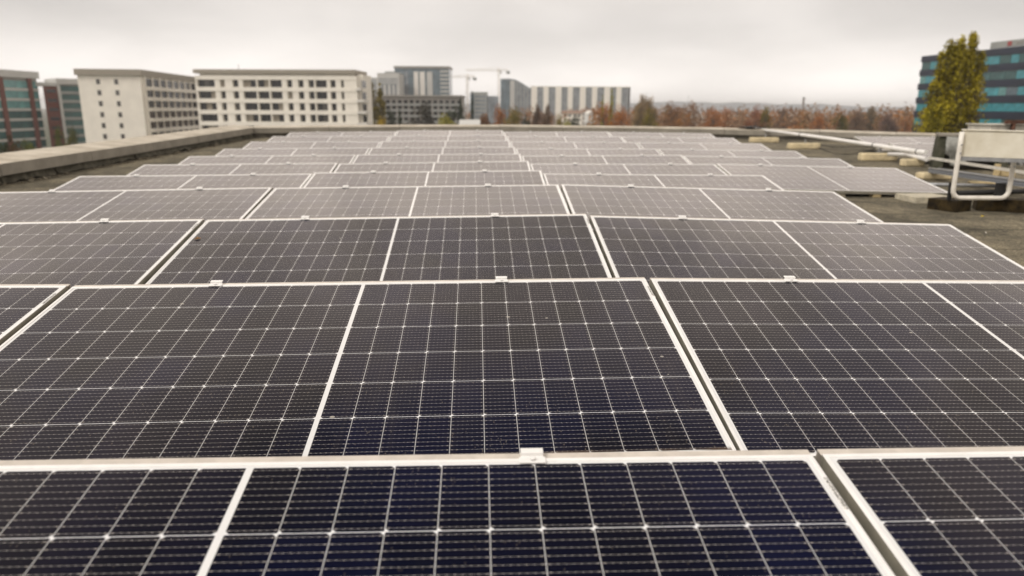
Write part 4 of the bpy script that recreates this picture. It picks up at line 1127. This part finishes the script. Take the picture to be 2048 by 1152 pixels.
T = [
    ('poplar', 743, 164, 250, 34, OLIVE, 'olive poplar touching the end of the wide cream block'),
    ('poplar', 759, 168, 255, 36, OLIVE, 'second olive poplar, a step away from the end of the cream block'),
    ('round', 776, 217, 262, 34, DARK, 'dark evergreen right beside the two olive poplars'),
    ('round', 764, 231, 200, 26, YEL, 'round yellow bush at the foot of the two poplars'),
    ('conifer', 799, 220, 240, 20, DARK, 'small dark conifer before the low grey office'),
    ('round', 842, 203, 262, 62, (.055, .05, .038), 'dark leafless tree in front of the middle of the low grey office'),
    ('round', 893, 226, 225, 36, YGRN, 'yellow-green bush in front of the low grey office'),
    ('round', 905, 203, 258, 46, DARK, 'broad dark evergreen at the end of the low grey office'),
    ('conifer', 921, 196, 268, 26, DARK, 'pointed dark evergreen beside the mast of the lower crane'),
    ('conifer', 944, 182, 300, 15, DARK, 'slender dark cypress between the two cranes'),
    ('bare', 968, 222, 260, 50, BROWN, 'low brown thicket tree below the small blue block'),
    ('sparse', 998, 208, 250, 36, RUST, 'rust-brown tree at the foot of the taller crane'),
    ('round', 1027, 213, 245, 34, OLIVE, 'olive tree below the curved tower'),
    ('round', 1052, 222, 250, 26, DARK, 'dark evergreen between the curved tower and the striped slab'),
    ('bare', 1074, 202, 255, 24, (.13, .08, .055), 'tall thin bare tree at the near end of the striped slab'),
    ('bare', 1096, 208, 255, 24, (.16, .10, .06), 'second thin bare tree in front of the striped slab'),
    ('sparse', 1118, 228, 240, 30, OLIVE, 'low olive tree before the beige tiled house'),
    ('round', 1133, 236, 220, 30, YGRN, 'green bush just above the parapet below the beige house'),
    ('round', 1151, 227, 235, 24, DARK, 'dark evergreen beside the white dome'),
    ('poplar', 1206, 191, 300, 12, YGRN, 'yellow-green poplar tip before the striped slab, the lower of two'),
    ('poplar', 1224, 178, 300, 15, YGRN, 'yellow-green poplar tip before the striped slab, the taller of two'),
    ('sparse', 1208, 205, 230, 50, RUST, 'big rust-coloured tree beside the white dome'),
    ('sparse', 1243, 209, 228, 48, RUST, 'broad rust tree at the far end of the striped slab'),
    ('bare', 1283, 188, 265, 36, (.32, .24, .14), 'tall bare tree past the end of the striped slab'),
    ('bare', 1302, 186, 270, 34, (.30, .22, .12), 'tallest bare tree on the skyline, with a mast beside it'),
    ('sparse', 1298, 215, 230, 46, OLIVE, 'olive-brown tree at the foot of the tallest bare tree'),
    ('sparse', 1345, 202, 262, 48, BROWN, 'brown tree between the tallest bare tree and the round tree'),
    ('sparse', 1387, 201, 270, 38, BROWN, 'round brown tree with a thin mast above it'),
    ('round', 1356, 235, 205, 42, (.27, .12, .015), 'orange bush above the parapet below the brown trees'),
    ('sparse', 1428, 213, 300, 44, RUST, 'rust tree beside the long white warehouse'),
    ('sparse', 1458, 214, 310, 38, RUST, 'second rust tree behind the long white warehouse'),
    ('sparse', 1513, 209, 300, 38, RED, 'dark red tree near the black vent cowl'),
    ('bare', 1533, 209, 305, 30, OLIVE, 'olive bare tree behind the dark red tree'),
    ('bare', 1570, 217, 320, 42, BARE, 'grey bare tree behind the white house below the chimney'),
    ('sparse', 1640, 222, 270, 34, RUST, 'rust tree beside the dark green tree'),
    ('round', 1679, 226, 240, 42, (.085, .085, .014), 'dark green tree rising over the white pipe'),
    ('bare', 1716, 216, 300, 44, BARE, 'grey bare tree behind the small yellowish house'),
    ('bare', 1744, 214, 310, 38, (.19, .15, .09), 'second grey bare tree near the small yellowish house'),
    ('bare', 1780, 221, 290, 40, (.17, .11, .095), 'purplish bare tree between the yellowish house and the rust tree'),
    ('sparse', 1812, 232, 250, 34, (.25, .085, .02), 'bright rust tree against the navy office'),
    ('round', 8, 258, 120, 46, (.035, .045, .012), 'dark green tree in front of the teal glass office', ),
    ('round', 117, 250, 168, 22, GREEN, 'green tree in front of the brick stair tower'),
    ('round', 141, 251, 172, 24, (.09, .10, .02), 'lighter green tree before the dark glass office'),
    ('round', 137, 266, 140, 40, (.13, .12, .02), 'yellow-green bush above the coping beside the cream gable'),
    ('round', 62, 278, 118, 62, GREEN, 'low green bush above the coping below the teal office'),
    ('round', 25, 281, 112, 40, (.10, .06, .02), 'russet bush above the coping beside the dark green tree'),
]
for a in T: tree(*a)
# the large poplar on the right, near enough to show its leaves
big_t, big_c = poplar(77, H=24, rad=1.3, n=42000, leaf=.27, spires=((1.15, 0, 1.0), (.55, .5, .985), (0, .1, .985), (.85, -.2, .99), (-.3, .2, .975), (-.6, .3, .968), (-1.1, .2, .93), (-1.75, -.2, .84), (1.9, .2, .92), (.6, -.7, .94), (-1.3, -.5, .76), (.1, -.6, .95), (1.6, -.5, .93), (2.2, .1, .72), (-2.2, .3, .62)))
p = at(1921, 66, 66); Hh = p.z - GROUND
t = thing('poplar_tree', 'tall yellow-green poplar in front of the navy office block', 'tree', Matrix.Translation((p.x, 66, GROUND)) @ Matrix.Diagonal((1.12, 1.12, Hh/24, 1)))
link('trunk', big_t, t); link('crown', big_c, t).color = (.30, .26, .018, 1)
sm_t, sm_c = poplar(78, H=17, rad=1.3, n=12000, leaf=.27, spires=((0.2, 0, 1.0), (1.1, 0, .95), (-.6, .1, .82)))
p = at(1862, 198, 62)
t = thing('poplar_tree', 'smaller poplar at the foot of the tall one, against the navy office', 'tree', Matrix.Translation((p.x, 62, GROUND)) @ Matrix.Diagonal((.85, .85, (p.z - GROUND)/17, 1)))
link('trunk', sm_t, t); link('crown', sm_c, t).color = (.28, .25, .018, 1)

# far-off autumn woods that read as one mass
wm = MB(); rr = random.Random(99)
for k in range(520):
    Y = rr.uniform(290, 900); px = rr.uniform(730, 1850) if Y > 480 else rr.uniform(1190, 1850)
    top = rr.uniform(10, 18); x = at(px, 217, Y).x; rad_ = rr.uniform(3, 6.5); H = top + 4
    nq = 150 if Y < 600 else 70
    for j in range(nq):
        v = rvec(rr); leafquad(wm, Vector((x + v.x*rad_, Y + v.y*rad_, GROUND + H*.55 + v.z*H*.5)), 1.6 if Y < 600 else 2.2, rr)
def woods_mat():
    m, t, b = new_mat('autumn_woods')
    c = N(t, 'ShaderNodeTexCoord'); n = N(t, 'ShaderNodeTexNoise'); LK(t, c.outputs['Object'], n.inputs['Vector']); n.inputs['Scale'].default_value = .035; n.inputs['Detail'].default_value = 3
    g = N(t, 'ShaderNodeNewGeometry')
    cr = RAMP(t, n.outputs[0], [(.30, (.15, .13, .04)), (.42, (.31, .13, .038)), (.52, (.22, .145, .09)), (.62, (.34, .14, .032)), (.72, (.18, .16, .04))])
    v = N(t, 'ShaderNodeVectorMath', operation='SCALE'); LK(t, cr, v.inputs[0]); LK(t, MATH(t, 'ADD', MATH(t, 'MULTIPLY', g.outputs['Random Per Island'], .8), .6), v.inputs['Scale'])
    LK(t, v.outputs[0], b.inputs['Base Color']); b.inputs['Roughness'].default_value = .8; b.inputs['Specular IOR Level'].default_value = .1
    return m
tag(wm.build('woodland', woods_mat()), 'far rust and brown autumn woods along the skyline', 'woods', kind='stuff')

# ------------------------------------------------------------------ haze
if HAZE:
    hz = MB().box(-6000, 6000, -2200, 6000, GROUND - 1.2, 52)
    hm_ = bpy.data.materials.new('haze'); hm_.use_nodes = True; ht = hm_.node_tree; ht.nodes.clear()
    pv_ = N(ht, 'ShaderNodeVolumePrincipled'); pv_.inputs['Color'].default_value = (.97, .985, 1.0, 1); pv_.inputs['Density'].default_value = HAZE; pv_.inputs['Anisotropy'].default_value = 0.0
    ho = N(ht, 'ShaderNodeOutputMaterial'); LK(ht, pv_.outputs[0], ho.inputs['Volume'])
    o = hz.build('haze', hm_); o['kind'] = 'stuff'; o['label'] = 'thin pale haze over the city'; o['category'] = 'haze'
